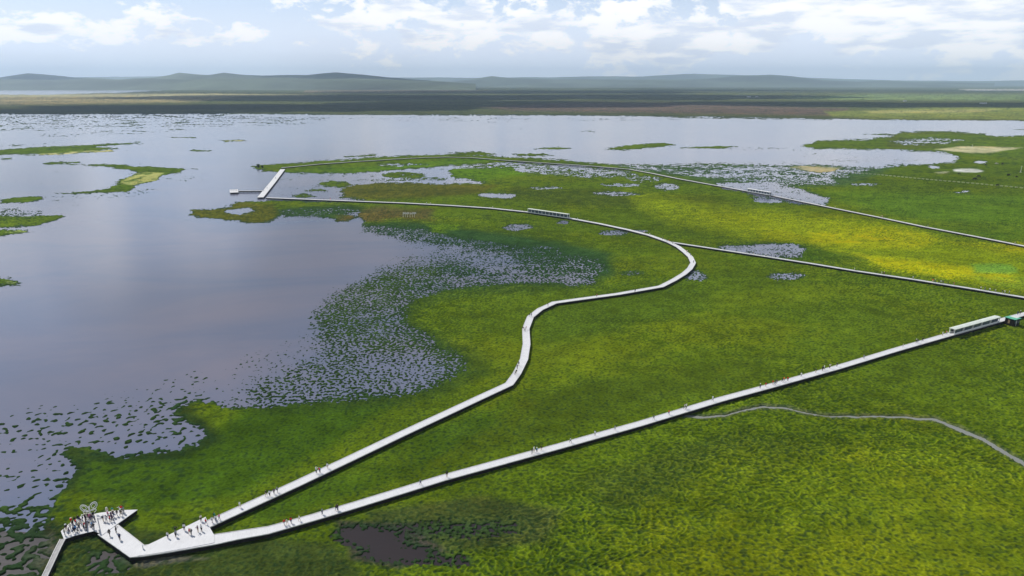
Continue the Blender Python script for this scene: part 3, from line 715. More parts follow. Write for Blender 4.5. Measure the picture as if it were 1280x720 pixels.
def boardwalk(label, px, width, kerb=.14, pm=None, step=4.0, group='wooden boardwalks across the marsh', posts=True, z=DZ):
    pts = [gp(a, b, z) for a, b in px]
    root = empty('boardwalk', (0, 0, 0), label, 'boardwalk', group)
    Lf, Rt = ranks(pts, width)
    o1, o2 = offset_pair(Lf, Rt, kerb, -kerb)
    mb = MB().strip(o1, o2, z - .12, z)
    dk = mb.build('deck', pm or M_PLANK, root)
    me = dk.data; uvl = me.uv_layers.new(name='along')
    cum = [0]
    for i in range(len(pts) - 1): cum.append(cum[-1] + (Vector(pts[i + 1]) - Vector(pts[i])).length)
    for lp in me.loops:
        vi = lp.vertex_index; k = vi // 4; uvl.data[lp.index].uv = (cum[k], 0 if vi % 4 < 2 else 4)
    for sd in (0, 1):
        A, B = (Lf, Rt) if sd == 0 else (Rt, Lf)
        k1, k2 = offset_pair(A, B, 0, kerb)
        MB().strip(k1, k2, z - .14, z + .10).build('kerb', M_KERB, root)
        b1, b2 = offset_pair(A, B, .04, .26)
        MB().strip(b1, b2, z - 1.15, z - .143).build('edge_beam_and_shade', M_DARK, root)  # edge beam made deep and black to add the shade under the deck
    if posts:
        global post_src
        L = []
        dist = 0; nxt = 1.5
        for i in range(len(pts) - 1):
            a, b = Vector(pts[i]), Vector(pts[i + 1]); sl = (b - a).length; d = (b - a) / sl
            while nxt < dist + sl:
                c = a + d * (nxt - dist); n_ = Vector((-d.y, d.x, 0)); w = (width if not isinstance(width, (list, tuple)) else 3.15) / 2 - .42
                L += [c + n_ * w, c - n_ * w]; nxt += step
            dist += sl
        L.sort(key=lambda p: (p - cam.location).length)
        for p in L[:100]:
            if post_src is None:
                post_src = MB().box(0, 0, (z - .16 - 1.0) / 2, .2, .2, z - .16 + 1.0).build('post', M_POST, root); post_src.location = (p.x, p.y, 0)
            else: copy_part(post_src, root, (p.x, p.y, 0))
        if len(L) > 100:
            mb = MB()
            for p in L[100:]: mb.box(p.x, p.y, (z - .16 - 1.0) / 2, .2, .2, z - .16 + 1.0)
            o = mb.build('post', M_POST, root); o['kind'] = 'stuff'
    return root

A_PX = [(255, 657.5), (269, 651), (313, 631), (369, 605.5), (440, 572), (505, 541), (560, 515.5), (600, 496.8), (636.5, 480), (646, 467), (655, 449), (658.2, 430), (657.2, 411), (663, 396), (675, 386.5), (693, 378.2),
        (720, 374.4), (772, 367.4), (826, 358), (842, 350), (855, 342), (862, 336), (866.5, 328.5), (863, 321), (857, 315.5), (848, 308.5), (836, 302.4), (812, 294), (786, 287.3), (750, 279.6), (711, 272.4), (661, 265), (613, 260), (560, 256.5), (505, 253.6), (450, 251.5), (400, 249.6), (360, 248), (333, 247)]
B_PX = [(135, 662), (171.5, 689), (183, 688), (210, 684), (269, 674.2), (297, 669), (335.6, 662.6), (388, 647.8), (440, 632.5), (500, 614), (555, 597), (640, 573.7), (700, 557.5), (800, 529.5), (900, 499.3), (960, 483.2), (1048, 458.8), (1120, 437), (1188, 417.6), (1247, 401.2), (1290, 389.8), (1420, 358)]
E_PX = [(841, 302.9), (861, 306), (905, 312.6), (958, 320.6), (1012, 329), (1070, 338.6), (1142, 349.2), (1210, 360), (1263, 368.8), (1330, 380), (1440, 399)]
F_PX = [(325.5, 246.6), (341.5, 227), (353.5, 211.5)]
G_PX = [(352, 209.6), (400, 205), (450, 201.5), (494, 198.8), (530, 197), (557, 196.2), (590, 197), (634, 200.4), (700, 204.8), (740, 207.5), (787, 211.5), (815, 216.5), (848, 223.3), (905, 233.5), (968, 244.8), (1043, 260.2), (1100, 271.7), (1155, 283.2), (1220, 295.6), (1290, 309.3), (1430, 336)]
boardwalk('wide white boardwalk winding in an S through the marsh to the lake', A_PX, 3.35)
boardwalk('long straight white boardwalk crossing the near meadow past the green-roofed kiosk', B_PX, [5.0, 4.4, 4.4, 4.4, 4.3, 3.7, 3.3] + [3.15] * (len(B_PX) - 7))
boardwalk('narrow pale boardwalk branching from the sharp bend of the winding one', E_PX, 2.5, z=DZ - .02)
boardwalk('short broad white boardwalk over open water closing the far loop', F_PX, 6.0)
boardwalk('farthest narrow boardwalk along the grassy strip and past the white pond shelter', G_PX, 2.5)
boardwalk('grey ramp leaving the crowded platform towards the lower left', [(78.5, 673.5), (73, 684), (65, 701), (57, 718), (40, 755)], 1.3, kerb=.14, pm=M_GREYPL)
boardwalk('thin jetty running out over the lake to a small deck', [(330.5, 238.2), (312, 238.4), (298, 238.6)], 2.6, posts=True)
# fork plate between the two near boardwalks
def deck_plate(poly, root, name='deck', z=DZ, t_=.12):
    P = [gp(a, b, z) for a, b in poly]
    ar = sum(P[i].x * P[(i + 1) % len(P)].y - P[(i + 1) % len(P)].x * P[i].y for i in range(len(P)))
    if ar < 0: P = P[::-1]
    o = MB().prism(P, z - t_, z).build(name, M_PLANK, root)
    uvl = o.data.uv_layers.new(name='along')
    for lp in o.data.loops:
        c = o.data.vertices[lp.vertex_index].co; uvl.data[lp.index].uv = (c.x, c.y)
    # skirt beam under the rim, deep and black to carry the shade there
    k = len(P); mb = MB()
    for i in range(k):
        a, b = P[i], P[(i + 1) % k]; d = (b - a); L_ = d.length; mid = (a + b) / 2; n_ = Vector((-d.y, d.x, 0)).normalized()
        mid = mid + n_ * .2
        mb.box(mid.x, mid.y, z - .64, max(.3, L_ - .3), .16, 1.0, math.atan2(d.y, d.x))
    mb.build('edge_beam_and_shade', M_DARK, root)
    return P
root = empty('fork_deck', (0, 0, 0), 'wide wedge of white deck joining the two boardwalks at their fork', 'deck')
deck_plate([(179.5, 683.4), (214, 667), (240, 654.3), (257, 646), (261, 657), (267.8, 669.0), (268, 678.2), (238, 684.0), (210, 689.0), (185, 693.0), (172, 694.5)], root, z=DZ + .115)
PLAT = [(172, 637), (150, 637.6), (124, 641), (101, 645.5), (87, 654), (76, 664), (80, 674), (93, 669.5), (107, 666), (118, 663.6), (128, 668.5), (144, 656.8)]
platform = empty('viewing_platform', (0, 0, 0), 'crowded arc-shaped white viewing platform at the edge of the lake', 'platform')
PP = deck_plate(PLAT, platform, z=DZ + .115)
for p in PP:
    c = sum(PP, Vector()) / len(PP); q2 = p + (c - p) * .12
    copy_part(post_src, platform, (q2.x, q2.y, 0))
jp = empty('lake_deck', (0, 0, 0), 'small white deck with people at the outer end of the jetty', 'platform')
for p in deck_plate([(287, 237), (297.5, 236.6), (298, 240.4), (287.5, 240.8)], jp, z=DZ + .01): copy_part(post_src, jp, (p.x * .998, p.y, 0))

# ------------------------------------------------------------------ shelters on the boardwalks
def shelter(label, px0, px1, width, height, bays, roofm, panelh, dark_panes=True, z=DZ):
    a, b = gp(*px0, z), gp(*px1, z); d = b - a; L_ = d.length; rz = math.atan2(d.y, d.x)
    root = empty('shelter', ((a.x + b.x) / 2, (a.y + b.y) / 2, z), label, 'shelter', 'roofed galleries on the boardwalks', rz)
    rf = MB()
    # roof: low pitched slab with eaves
    w = width / 2 + .35; l = L_ / 2 + .4
    sec = [(-w, height - .12), (-w, height + .03), (0, height + .2), (w, height + .03), (w, height - .12)]
    n = len(sec)
    rf.v = [(-l, y_, z_) for y_, z_ in sec] + [(l, y_, z_) for y_, z_ in sec]
    rf.f = [tuple(range(n))[::-1], tuple(range(n, 2 * n))] + [(i, (i + 1) % n, n + (i + 1) % n, n + i) for i in range(n)]
    rf.build('roof', roofm, root)
    pst = MB().box(0, 0, (height - .12) / 2 + .005, .3, .22, height - .13).build('post', M_WHITE, root)
    pan = MB().box(0, 0, panelh / 2 + .01, L_ / bays - .32, .12, panelh).build('side_panel', M_WHITE, root)
    gl = MB().box(0, 0, (panelh + height) / 2 - .2, L_ / bays * .72, .05, height - panelh - .5).build('window_and_dark_gap', M_GLASS_SHADE, root) if dark_panes else None  # dark pane; in open bays it stands in for the shaded interior
    first = True
    for i in range(bays + 1):
        for sd in (-1, 1):
            lp = (-L_ / 2 + L_ * i / bays, sd * (width / 2), 0)
            if first: pst.location = lp; first = False
            else: copy_part(pst, root, lp)
    f2 = True
    for i in range(bays):
        for sd in (-1, 1):
            lp = (-L_ / 2 + L_ * (i + .5) / bays, sd * (width / 2), 0)
            if f2:
                pan.location = lp
                if gl: gl.location = lp
                f2 = False
            else:
                copy_part(pan, root, lp)
                if gl: copy_part(gl, root, lp)
    return root
shelter('long white open-sided shelter standing on the winding boardwalk beyond the reedy bay', (661, 265.3), (710.5, 272.4), 2.6, 3.2, 11, M_ROOF, .6, dark_panes=True)  # open bays filled with dark panes as painted interior shade
shelter('white gallery with five dark windows next to the green-roofed kiosk', (1189.5, 417.3), (1245.5, 401.7), 2.1, 2.5, 5, M_ROOF, .55, dark_panes=True)
shelter('small distant white shelter on the far boardwalk beside the pale pond', (935, 239.2), (963, 244), 2.4, 3.0, 8, M_WHITE, .7, dark_panes=True)
# kiosk
kc = gp(1262, 401.5, DZ)
kz = math.atan2(*(gp(1290, 389.8, DZ) - gp(1247, 401.2, DZ)).yx[:2]) if False else math.atan2((gp(1290, 389.8, DZ) - gp(1247, 401.2, DZ)).y, (gp(1290, 389.8, DZ) - gp(1247, 401.2, DZ)).x)
kc = gp(1260.5, 401.5, DZ)
kn = Vector((math.sin(kz), -math.cos(kz), 0))
kp = kc + kn * 1.6
kiosk = empty('kiosk', (kp.x, kp.y, 0), 'dark square kiosk with a flat green roof beside the straight boardwalk', 'kiosk', None, kz)
kiosk.scale = (.74, .74, .86)
kb = MB().box(0, 0, 2.35, 6.2, 5.6, 3.9); kb.build('wall', M_DARK, kiosk)
MB().box(0, 0, 4.42, 7.0, 6.4, .22).build('roof', M_GREEN, kiosk)
MB().box(1.9, .3, 4.56, 2.7, 4.6, .06).build('roof_panel', M_ROOF, kiosk)
for x_ in (-1.9, 0, 1.9): MB().box(x_, -2.83, 2.7, 1.3, .06, 1.5).build('window_and_dark_gap', M_GLASS_SHADE, kiosk)
MB().box(-.95, -2.87, 2.3, .18, .10, 3.6).build('corner_post', M_WHITE, kiosk)
MB().box(-3.13, .4, 2.6, .06, 1.1, 2.1).build('door', M_BROWN, kiosk)
for x_ in (-2.7, 2.7):
    for y_ in (-2.4, 2.4): MB().box(x_, y_, -.3, .3, .3, 1.38).build('leg', M_POST, kiosk)

# ------------------------------------------------------------------ platform furniture
bc = gp(113, 644, DZ)
bs = empty('ring_sculpture', (bc.x, bc.y, DZ + .12), 'white butterfly-shaped sculpture of looped rings behind the platform crowd', 'sculpture', None, R(18))
def loop(cx, cz, rx, rz_, tilt, r_=.10):
    pts = []
    for k in range(28):
        a = 2 * math.pi * k / 28; x_ = rx * math.cos(a); z_ = rz_ * math.sin(a)
        pts.append((cx + x_ * math.cos(tilt) - z_ * math.sin(tilt), 0, cz + x_ * math.sin(tilt) + z_ * math.cos(tilt)))
    return pts
for cx, cz, rx, rz_, ti in [(-1.25, 2.6, .95, 1.45, .55), (1.25, 2.9, .95, 1.6, -.55), (-.9, 1.1, .6, .95, 1.0), (.95, 1.2, .6, .95, -1.0)]:
    MB().tube(loop(cx, cz, rx, rz_, ti), .12, 8, True).build('wing_ring', M_WHITE, bs, True)
for cx, cz, rx, rz_, ti in [(-1.35, 2.8, .5, .8, .55), (1.35, 3.1, .5, .9, -.55)]:
    MB().tube(loop(cx, cz, rx, rz_, ti), .09, 8, True).build('inner_ring', M_WHITE, bs, True)
MB().tube([(0, 0, 0), (0, 0, 1.2), (0, 0, 2.6), (0, 0, 3.2)], [.16, .2, .16, .08]).build('stem', M_WHITE, bs, True)
bs.scale = (.82, .82, .82)
def rail(label, p0, p1, h, m, pm, n=4):
    a, b = gp(*p0, DZ), gp(*p1, DZ); d = b - a; rz = math.atan2(d.y, d.x); L_ = d.length
    root = empty('barrier', ((a.x + b.x) / 2, (a.y + b.y) / 2, DZ + .12), label, 'barrier', None, rz)
    MB().box(0, 0, h, L_, .34, .14).build('top_rail', m, root)
    MB().box(0, 0, h * .45, L_, .10, .10).build('lower_rail', pm, root)
    for i in range(n): MB().box(-L_ / 2 + .1 + (L_ - .2) * i / (n - 1), 0, h / 2 - .03, .14, .14, h - .07).build('post', m, root)
rail('pale wooden barrier rail where the platform meets the walkway', (120, 647), (124.5, 667.5), 1.05, M_KERB, M_BROWN)
rail('low dark rail dividing the middle of the crowded platform', (107.5, 650), (108.5, 664.5), .9, M_DARK, M_DARK, 3)
wp = gp(179, 686.5, DZ)
wpo = empty('marker_post', (wp.x, wp.y, DZ + .02), 'short white marker post at the elbow of the near boardwalk', 'post')
MB().tube([(0, 0, 0), (0, 0, 1.15)], .14).build('shaft', M_WHITE, wpo); MB().tube([(0, 0, 1.15), (0, 0, 1.3)], [.22, .08]).build('cap', M_WHITE, wpo)

# ------------------------------------------------------------------ flags on poles in the rust-coloured flat
M_FLAG = mat('pale_cloth', (.74, .72, .64), .8, noise=(1, .1))
ords = ['first', 'second', 'third', 'fourth', 'fifth', 'sixth', 'seventh', 'eighth', 'ninth', 'tenth', 'eleventh', 'twelfth', 'thirteenth', 'fourteenth', 'fifteenth', 'sixteenth', 'seventeenth', 'eighteenth', 'nineteenth', 'twentieth',
        'twenty-first', 'twenty-second', 'twenty-third', 'twenty-fourth', 'twenty-fifth', 'twenty-sixth', 'twenty-seventh', 'twenty-eighth', 'twenty-ninth', 'thirtieth', 'thirty-first', 'thirty-second', 'thirty-third', 'thirty-fourth', 'thirty-fifth', 'thirty-sixth', 'thirty-seventh']
fsrc = None
for i, (fu_, fv_) in enumerate([(504, 271.6), (506.8, 271.7), (509.4, 271.6), (512.6, 271.9), (515.4, 271.4), (518, 271.6)]):
    p = gp(fu_, fv_, .3)
    f = empty('flag_pole', (p.x, p.y, .2), 'pale flag on a thin pole, %s from left in the rust-coloured marsh' % ords[i], 'flag', 'pale flags in a row in the marsh', R(random.Random(i).uniform(-25, 25)))
    if fsrc is None:
        pl = MB().tube([(0, 0, -.3), (0, 0, 4.4)], [.16, .12]).build('pole', M_FLAG, f)
        mb = MB()
        n0 = 7
        for k in range(n0):
            x_ = .1 + 1.5 * k / (n0 - 1); y_ = .16 * math.sin(k * 1.2)
            mb.v += [(x_, y_ - .03, 4.3 - .1 * k / 6), (x_, y_ - .03, 2.7 + .05 * k), (x_, y_ + .03, 2.7 + .05 * k), (x_, y_ + .03, 4.3 - .1 * k / 6)]
        for k in range(n0 - 1):
            b_ = k * 4
            for e in range(4): mb.f.append((b_ + e, b_ + (e + 1) % 4, b_ + 4 + (e + 1) % 4, b_ + 4 + e))
        mb.f += [(3, 2, 1, 0), (4 * n0 - 4, 4 * n0 - 3, 4 * n0 - 2, 4 * n0 - 1)]
        fl = mb.build('flag', M_FLAG, f); fsrc = (pl, fl)
    else:
        for s_ in fsrc: copy_part(s_, f)

# ------------------------------------------------------------------ low pale fence over the far meadow
M_FENCE = mat('pale_fence_timber', (.50, .52, .30), .8, noise=(1, .1))
fence = empty('fence', (0, 0, 0), 'long line of low pale posts with a rail crossing the far right meadow', 'fence')
fp = [gp(a, b, .2) for a, b in [(1044, 214.8), (1100, 219), (1160, 224.8), (1220, 230), (1285, 236), (1340, 241.5)]]
fps = None
def along(pts, step):
    outp = []; dist = 0; nxt = 0
    for i in range(len(pts) - 1):
        a, b = Vector(pts[i]), Vector(pts[i + 1]); sl = (b - a).length; d = (b - a) / sl
        while nxt < dist + sl: outp.append((a + d * (nxt - dist), math.atan2(d.y, d.x))); nxt += step
        dist += sl
    return outp
for p, rz in along(fp, 4.6)[:100]:
    if fps is None: fps = MB().box(0, 0, .55, 2.4, .5, 1.5).build('post', M_FENCE, fence); fps.location = (p.x, p.y, 0); fps.rotation_euler.z = rz
    else: copy_part(fps, fence, (p.x, p.y, 0), (0, 0, rz))
l1, r1_ = ranks(fp, .16)
MB().strip(l1, r1_, .92, 1.06).build('rail', M_FENCE, fence)
for (mu, mv, hh_, lab) in [(1275.7, 215.5, 8.5, 'tall pale mast with a crossbar in the far right meadow'), (1215, 184, 4.5, 'short pale mast at the edge of the big sand pan')]:
    p = gp(mu, mv, .2); mroot = empty('mast', (p.x, p.y, 0), lab, 'mast')
    MB().tube([(0, 0, 0), (0, 0, hh_)], [.25, .16]).build('pole', M_FLAG, mroot)
    MB().box(0, 0, hh_ * .93, 2.2, .25, .3).build('crossbar', M_FLAG, mroot)
    MB().box(0, 0, .5, 1.4, 1.4, .5).build('base', M_KERB, mroot)

# ------------------------------------------------------------------ people
def skinned(joints, edges, name, levels=1, root_i=0):
    """joints: (x, y, z, rx, ry); one continuous surface grown round the joints, returned as mesh data"""
    me = bpy.data.meshes.new(name); me.from_pydata([j[:3] for j in joints], edges, [])
    o = bpy.data.objects.new(name, me); COL.objects.link(o)
    md = o.modifiers.new('skin', 'SKIN')
    sv_ = me.skin_vertices[0].data
    for k, j in enumerate(joints): sv_[k].radius = (j[3], j[4]); sv_[k].use_root = (k == root_i)
    ss = o.modifiers.new('sub', 'SUBSURF'); ss.levels = levels; ss.render_levels = levels
    dg = bpy.context.evaluated_depsgraph_get()
    m2 = bpy.data.meshes.new_from_object(o.evaluated_get(dg)); m2.name = name
    COL.objects.unlink(o); bpy.data.objects.remove(o); bpy.data.meshes.remove(me)
    for p in m2.polygons: p.use_smooth = True
    return m2
def rotx(p, o, a):
    y, z_ = p[1] - o[1], p[2] - o[2]
    return (p[0], o[1] + y * math.cos(a) - z_ * math.sin(a), o[2] + y * math.sin(a) + z_ * math.cos(a))
def figure(pose):
    """front is -Y, height 1.70"""
    stride, arm, fore, sit = pose
    J = {}
    hip = .90 if not sit else .47
    J['pelvis'] = (0, 0, hip + .03); J['waist'] = (0, 0, hip + .17); J['chest'] = (0, -.01, hip + .38); J['neck'] = (0, 0, hip + .54); J['throat'] = (0, -.005, hip + .60)
    J['head'] = (0, -.02, hip + .70); J['crown'] = (0, -.01, hip + .79); J['nose'] = (0, -.125, hip + .685)
    for sd, k in ((1, 'l'), (-1, 'r')):
        s_ = stride * sd
        J['hip' + k] = (.09 * sd, 0, hip - .02)
        if sit:
            J['knee' + k] = (.11 * sd, -.44, .46); J['ankle' + k] = (.11 * sd, -.46, .08); J['toe' + k] = (.11 * sd, -.62, .04)
        else:
            kn_ = rotx((.10 * sd, 0, .48), J['hip' + k], -s_); an = (kn_[0], kn_[1] + (.40 * math.sin(max(0, s_ * -1) * .9) if s_ < 0 else -.40 * math.sin(s_ * .35)), .085 + (.05 if s_ < -.1 else 0))
            J['knee' + k] = kn_; J['ankle' + k] = an; J['toe' + k] = (an[0] * 1.15, an[1] - .17, an[2] - .045)
        sh = (.185 * sd, 0, hip + .50); J['sh' + k] = sh
        aa = arm[0 if sd > 0 else 1]; ff = fore[0 if sd > 0 else 1]
        el = rotx((.235 * sd, 0, hip + .22), sh, aa); J['elbow' + k] = el
        wr = rotx((el[0] * .95, el[1], el[2] - .25), el, aa + ff); J['wrist' + k] = wr
        hd = rotx((wr[0], wr[1], wr[2] - .08), wr, aa + ff); J['hand' + k] = hd
        J['fing' + k] = rotx((wr[0], wr[1], wr[2] - .17), wr, aa + ff + .25); J['thumb' + k] = rotx((wr[0] - .035 * sd, wr[1] - .03, wr[2] - .11), wr, aa + ff)
    Rr = dict(pelvis=(.15, .105), waist=(.125, .095), chest=(.155, .11), neck=(.06, .055), throat=(.052, .052), head=(.078, .092), crown=(.06, .07), nose=(.012, .012))
    for k in 'lr':
        Rr.update({'hip' + k: (.085, .09), 'knee' + k: (.056, .058), 'ankle' + k: (.038, .042), 'toe' + k: (.04, .026), 'sh' + k: (.058, .06), 'elbow' + k: (.04, .042), 'wrist' + k: (.027, .024), 'hand' + k: (.04, .02), 'fing' + k: (.026, .013), 'thumb' + k: (.011, .011)})
    E = [('pelvis', 'waist'), ('waist', 'chest'), ('chest', 'neck'), ('neck', 'throat'), ('throat', 'head'), ('head', 'crown'), ('head', 'nose')]
    for k in 'lr':
        E += [('pelvis', 'hip' + k), ('hip' + k, 'knee' + k), ('knee' + k, 'ankle' + k), ('ankle' + k, 'toe' + k), ('chest', 'sh' + k), ('sh' + k, 'elbow' + k), ('elbow' + k, 'wrist' + k), ('wrist' + k, 'hand' + k), ('hand' + k, 'fing' + k), ('hand' + k, 'thumb' + k)]
    def grow(names, edges, add, name, lv=1):
        ix = {n_: i for i, n_ in enumerate(names)}
        return skinned([(*J[n_], Rr[n_][0] + add, Rr[n_][1] + add) for n_ in names], [(ix[a], ix[b]) for a, b in edges if a in ix and b in ix], name, lv)
    body = grow(list(J), E, 0, 'body_mesh')
    # jacket: torso and sleeves; the collar ends at the throat
    J2 = dict(J); top_names = ['chest', 'waist', 'pelvis', 'neck', 'shl', 'elbowl', 'wristl', 'shr', 'elbowr', 'wristr']
    top = grow(top_names, E, .024, 'top_mesh')
    tr_names = ['pelvis', 'hipl', 'kneel', 'anklel', 'hipr', 'kneer', 'ankler']
    trs = grow(tr_names, E, .016, 'trousers_mesh')
    J['h1'] = (0, .012, hip + .715); J['h2'] = (0, .015, hip + .80); J['h3'] = (0, .06, hip + .64); Rr.update(h1=(.088, .09), h2=(.07, .078), h3=(.07, .045))
    hair = grow(['h1', 'h2', 'h3'], [('h1', 'h2'), ('h1', 'h3')], 0, 'hair_mesh')
    hb = MB()
    ring = 18
    for rr_, zz_ in ((.21, .745), (.12, .765), (.105, .86), (.05, .895)):
        for k in range(ring): hb.v.append((rr_ * math.cos(2 * math.pi * k / ring), rr_ * math.sin(2 * math.pi * k / ring), hip + zz_))
    for lv in range(3):
        for k in range(ring): hb.f.append((lv * ring + k, lv * ring + (k + 1) % ring, (lv + 1) * ring + (k + 1) % ring, (lv + 1) * ring + k))
    hb.f.append(tuple(range(3 * ring, 4 * ring))); hb.f.append(tuple(range(ring))[::-1])
    hat = bpy.data.meshes.new('hat_mesh'); hat.from_pydata(hb.v, [], hb.f)
    bkp = MB().box(0, .20, hip + .33, .28, .16, .40)
    bp_ = bpy.data.meshes.new('bag_mesh'); bp_.from_pydata(bkp.v, [], bkp.f)
    for m_ in (body, top, trs, hair, hat, bp_): m_.materials.clear(); m_.materials.append(None)
    return dict(body=body, top=top, trousers=trs, hair=hair, sun_hat=hat, backpack=bp_)
POSES = [(0.0, (.05, .05), (-.15, -.15), 0), (.42, (.35, -.35), (-.3, -.5), 0), (-.40, (-.35, .35), (-.5, -.3), 0), (0.05, (-1.15, -1.1), (-.9, -.9), 0), (.28, (.2, -.9), (-.3, -1.2), 0), (0.0, (-.3, -.3), (-.8, -.8), 1)]
FIG = [figure(p) for p in POSES]
M_SKIN = mat('skin', (.42, .26, .18), .55); M_HAIR = mat('black_hair', (.02, .016, .014), .5)
CLO = {'white': (.78, .78, .76), 'black': (.02, .02, .024), 'red': (.72, .03, .02), 'navy blue': (.03, .045, .12), 'grey': (.25, .26, .27), 'green': (.02, .34, .20), 'pink': (.75, .22, .36),
       'orange': (.85, .18, .02), 'beige': (.52, .44, .32), 'light blue': (.20, .46, .80), 'dark purple': (.09, .04, .10), 'cream': (.70, .66, .52)}
MCL = {k: mat(k.replace(' ', '_') + '_cloth', v_, .85, .1, noise=(6, .12)) for k, v_ in CLO.items()}
rp = random.Random(11)
people_zone = {}
SCALE_P = 1.12
def person(uu_, vv_, top, zone, bottoms=None, pose=None, z=DZ, heading=None):
    people_zone.setdefault(zone, []).append((uu_, vv_, top, bottoms, pose, z, heading))
def build_people():
    for zone, L in people_zone.items():
        L.sort()
        for i, (uu_, vv_, top, bot, pose, z, heading) in enumerate(L):
            bot = bot or rp.choice(['black', 'black', 'navy blue', 'grey', 'beige'])
            k = rp.choice([0, 0, 1, 2, 1, 3, 4]) if pose is None else pose
            p = gp(uu_, vv_, z)
            hat = rp.random() < .3; bag = rp.random() < .3
            lab = 'person in %s top, %s from left %s' % (top, ords[i], zone)
            z_ = z + (.12 if zone in (Z1, Z2, Z3) else .118 if zone == Z5 else .012)
            o = empty('person', (p.x, p.y, z_), lab, 'person', 'people walking on the boardwalks', heading if heading is not None else rp.uniform(0, 6.28))
            sc_ = SCALE_P * rp.uniform(.92, 1.05); o.scale = (sc_, sc_, sc_)
            F_ = FIG[k]
            for nm, m_ in [('body', M_SKIN), ('top', MCL[top]), ('trousers', MCL[bot])] + ([('sun_hat', MCL[rp.choice(['white', 'cream', 'black'])])] if hat else [('hair', M_HAIR)]) + ([('backpack', MCL[rp.choice(['black', 'red', 'grey'])])] if bag else []):
                c = bpy.data.objects.new(nm, F_[nm]); COL.objects.link(c); c.parent = o
                c.material_slots[0].link = 'OBJECT'; c.material_slots[0].material = m_
Z1 = 'on the left half of the platform'
for a, b, c in [(83.3, 664, 'black'), (87.2, 668.5, 'dark purple'), (92.8, 667, 'navy blue'), (91.7, 658.9, 'black'), (90, 655, 'red'), (94, 654, 'black'), (98.3, 652, 'black'), (101, 654.4, 'navy blue'), (103.3, 657.5, 'white'), (96.7, 657, 'white'),
                (99.5, 661, 'beige'), (95, 664.5, 'light blue'), (88.5, 662, 'cream'), (105, 661, 'white'), (104, 652, 'black'), (98, 667, 'grey'), (81.5, 669.5, 'cream')]: person(a, b, c, Z1)
Z2 = 'in the crowd before the ring sculpture'
for a, b, c in [(107, 650.5, 'dark purple'), (110, 649.5, 'black'), (112.8, 650, 'pink'), (115.5, 650.5, 'dark purple'), (117.2, 647.5, 'black'), (114, 653, 'dark purple'), (117.8, 662.3, 'black'), (112, 657, 'white'), (111, 647.5, 'black'), (118.5, 651, 'navy blue'), (115, 660, 'light blue')]: person(a, b, c, Z2)
Z3 = 'on the right point of the platform'
for a, b, c in [(129.4, 652, 'navy blue'), (133.3, 653, 'white'), (137.8, 652.5, 'red'), (141, 651.8, 'dark purple'), (142.2, 646.5, 'black'), (146.7, 645.3, 'black'), (151.7, 644.9, 'black'), (152.8, 640, 'red'), (134.4, 643, 'cream'), (141, 641.5, 'green'), (135.5, 646.5, 'pink'), (150, 640.5, 'white'), (139.5, 648.5, 'dark purple'), (155, 642, 'grey')]: person(a, b, c, Z3)
Z4 = 'on the short walkway below the platform'
for a, b, c in [(137.2, 670, 'black'), (145.5, 666.2, 'black'), (150, 675, 'navy blue')]: person(a, b, c, Z4, 'black')
Z5 = 'on the fork of the two boardwalks'
for a, b, c in [(210, 673, 'white'), (220, 671.5, 'grey'), (219.6, 666.4, 'black'), (230.7, 663.4, 'white'), (237.3, 668.5, 'red'), (239.6, 669, 'black'), (247.8, 665.5, 'dark purple'), (252.2, 664.4, 'white'), (251.5, 652, 'cream'), (257.8, 656, 'red')]: person(a, b, c, Z5)
Z6 = 'at the bottom end of winding boardwalk'
for a, b, c in [(265.5, 653.4, 'white'), (268.5, 648.5, 'green'), (270, 652.2, 'white'), (274.4, 650, 'pink'), (300, 634.6, 'white')]: person(a, b, c, Z6)
Z7 = 'on the lower stretch of winding boardwalk'
for a, b, c in [(333, 620.5, 'black'), (337.3, 620.3, 'white'), (342.7, 617.5, 'dark purple'), (346.7, 615.5, 'grey'), (395.5, 591.5, 'white'), (400, 591, 'light blue'), (409.5, 585.5, 'white')]: person(a, b, c, Z7)
Z8 = 'in the S bend of the boardwalk'
for a, b, c in [(645.5, 467.2, 'black'), (646.5, 461.5, 'black'), (648.3, 457.5, 'navy blue'), (643.8, 469, 'white'), (653.8, 413, 'black'), (656, 414.5, 'grey'), (657.4, 412, 'white'), (662.3, 396, 'black'), (664.5, 395.5, 'navy blue'), (685, 383, 'black'), (746, 371.4, 'grey'), (793.7, 365.4, 'black')]: person(a, b, c, Z8)
Z9 = 'at the sharp bend and junction'
for a, b, c in [(866.8, 329, 'black'), (863, 319.5, 'grey'), (858.5, 316, 'white'), (833.6, 302.3, 'black'), (836.3, 302.6, 'red'), (839, 303.5, 'black'), (841, 304.8, 'white'), (831, 300.8, 'grey'), (828, 299.6, 'black'), (812, 294, 'white'), (805, 292, 'pink')]: person(a, b, c, Z9)
Z10 = 'near the long white shelter'
for a, b, c in [(615.8, 260.3, 'white'), (722, 274.8, 'white'), (735, 276.9, 'cream'), (640, 262.6, 'grey'), (533, 255.1, 'white'), (538, 255.4, 'cream'), (655, 264.4, 'black')]: person(a, b, c, Z10)
Z11 = 'on boardwalk beside the rust-coloured flats'
for a, b, c in [(435.8, 250.9, 'navy blue'), (442.8, 251.2, 'black'), (438.5, 251, 'dark purple'), (405, 249.8, 'black'), (409, 250, 'grey'), (401, 249.7, 'navy blue'), (380.7, 248.9, 'black'), (413, 250.1, 'red')]: person(a, b, c, Z11)
Z12 = 'out over the lake by the far corner'
for a, b, c in [(344.4, 223.5, 'black'), (289, 239, 'white'), (291.5, 239.2, 'black'), (294, 238.8, 'white'), (296, 239.2, 'navy blue'), (334, 236, 'black')]: person(a, b, c, Z12)
Z13 = 'on the left third of straight boardwalk'
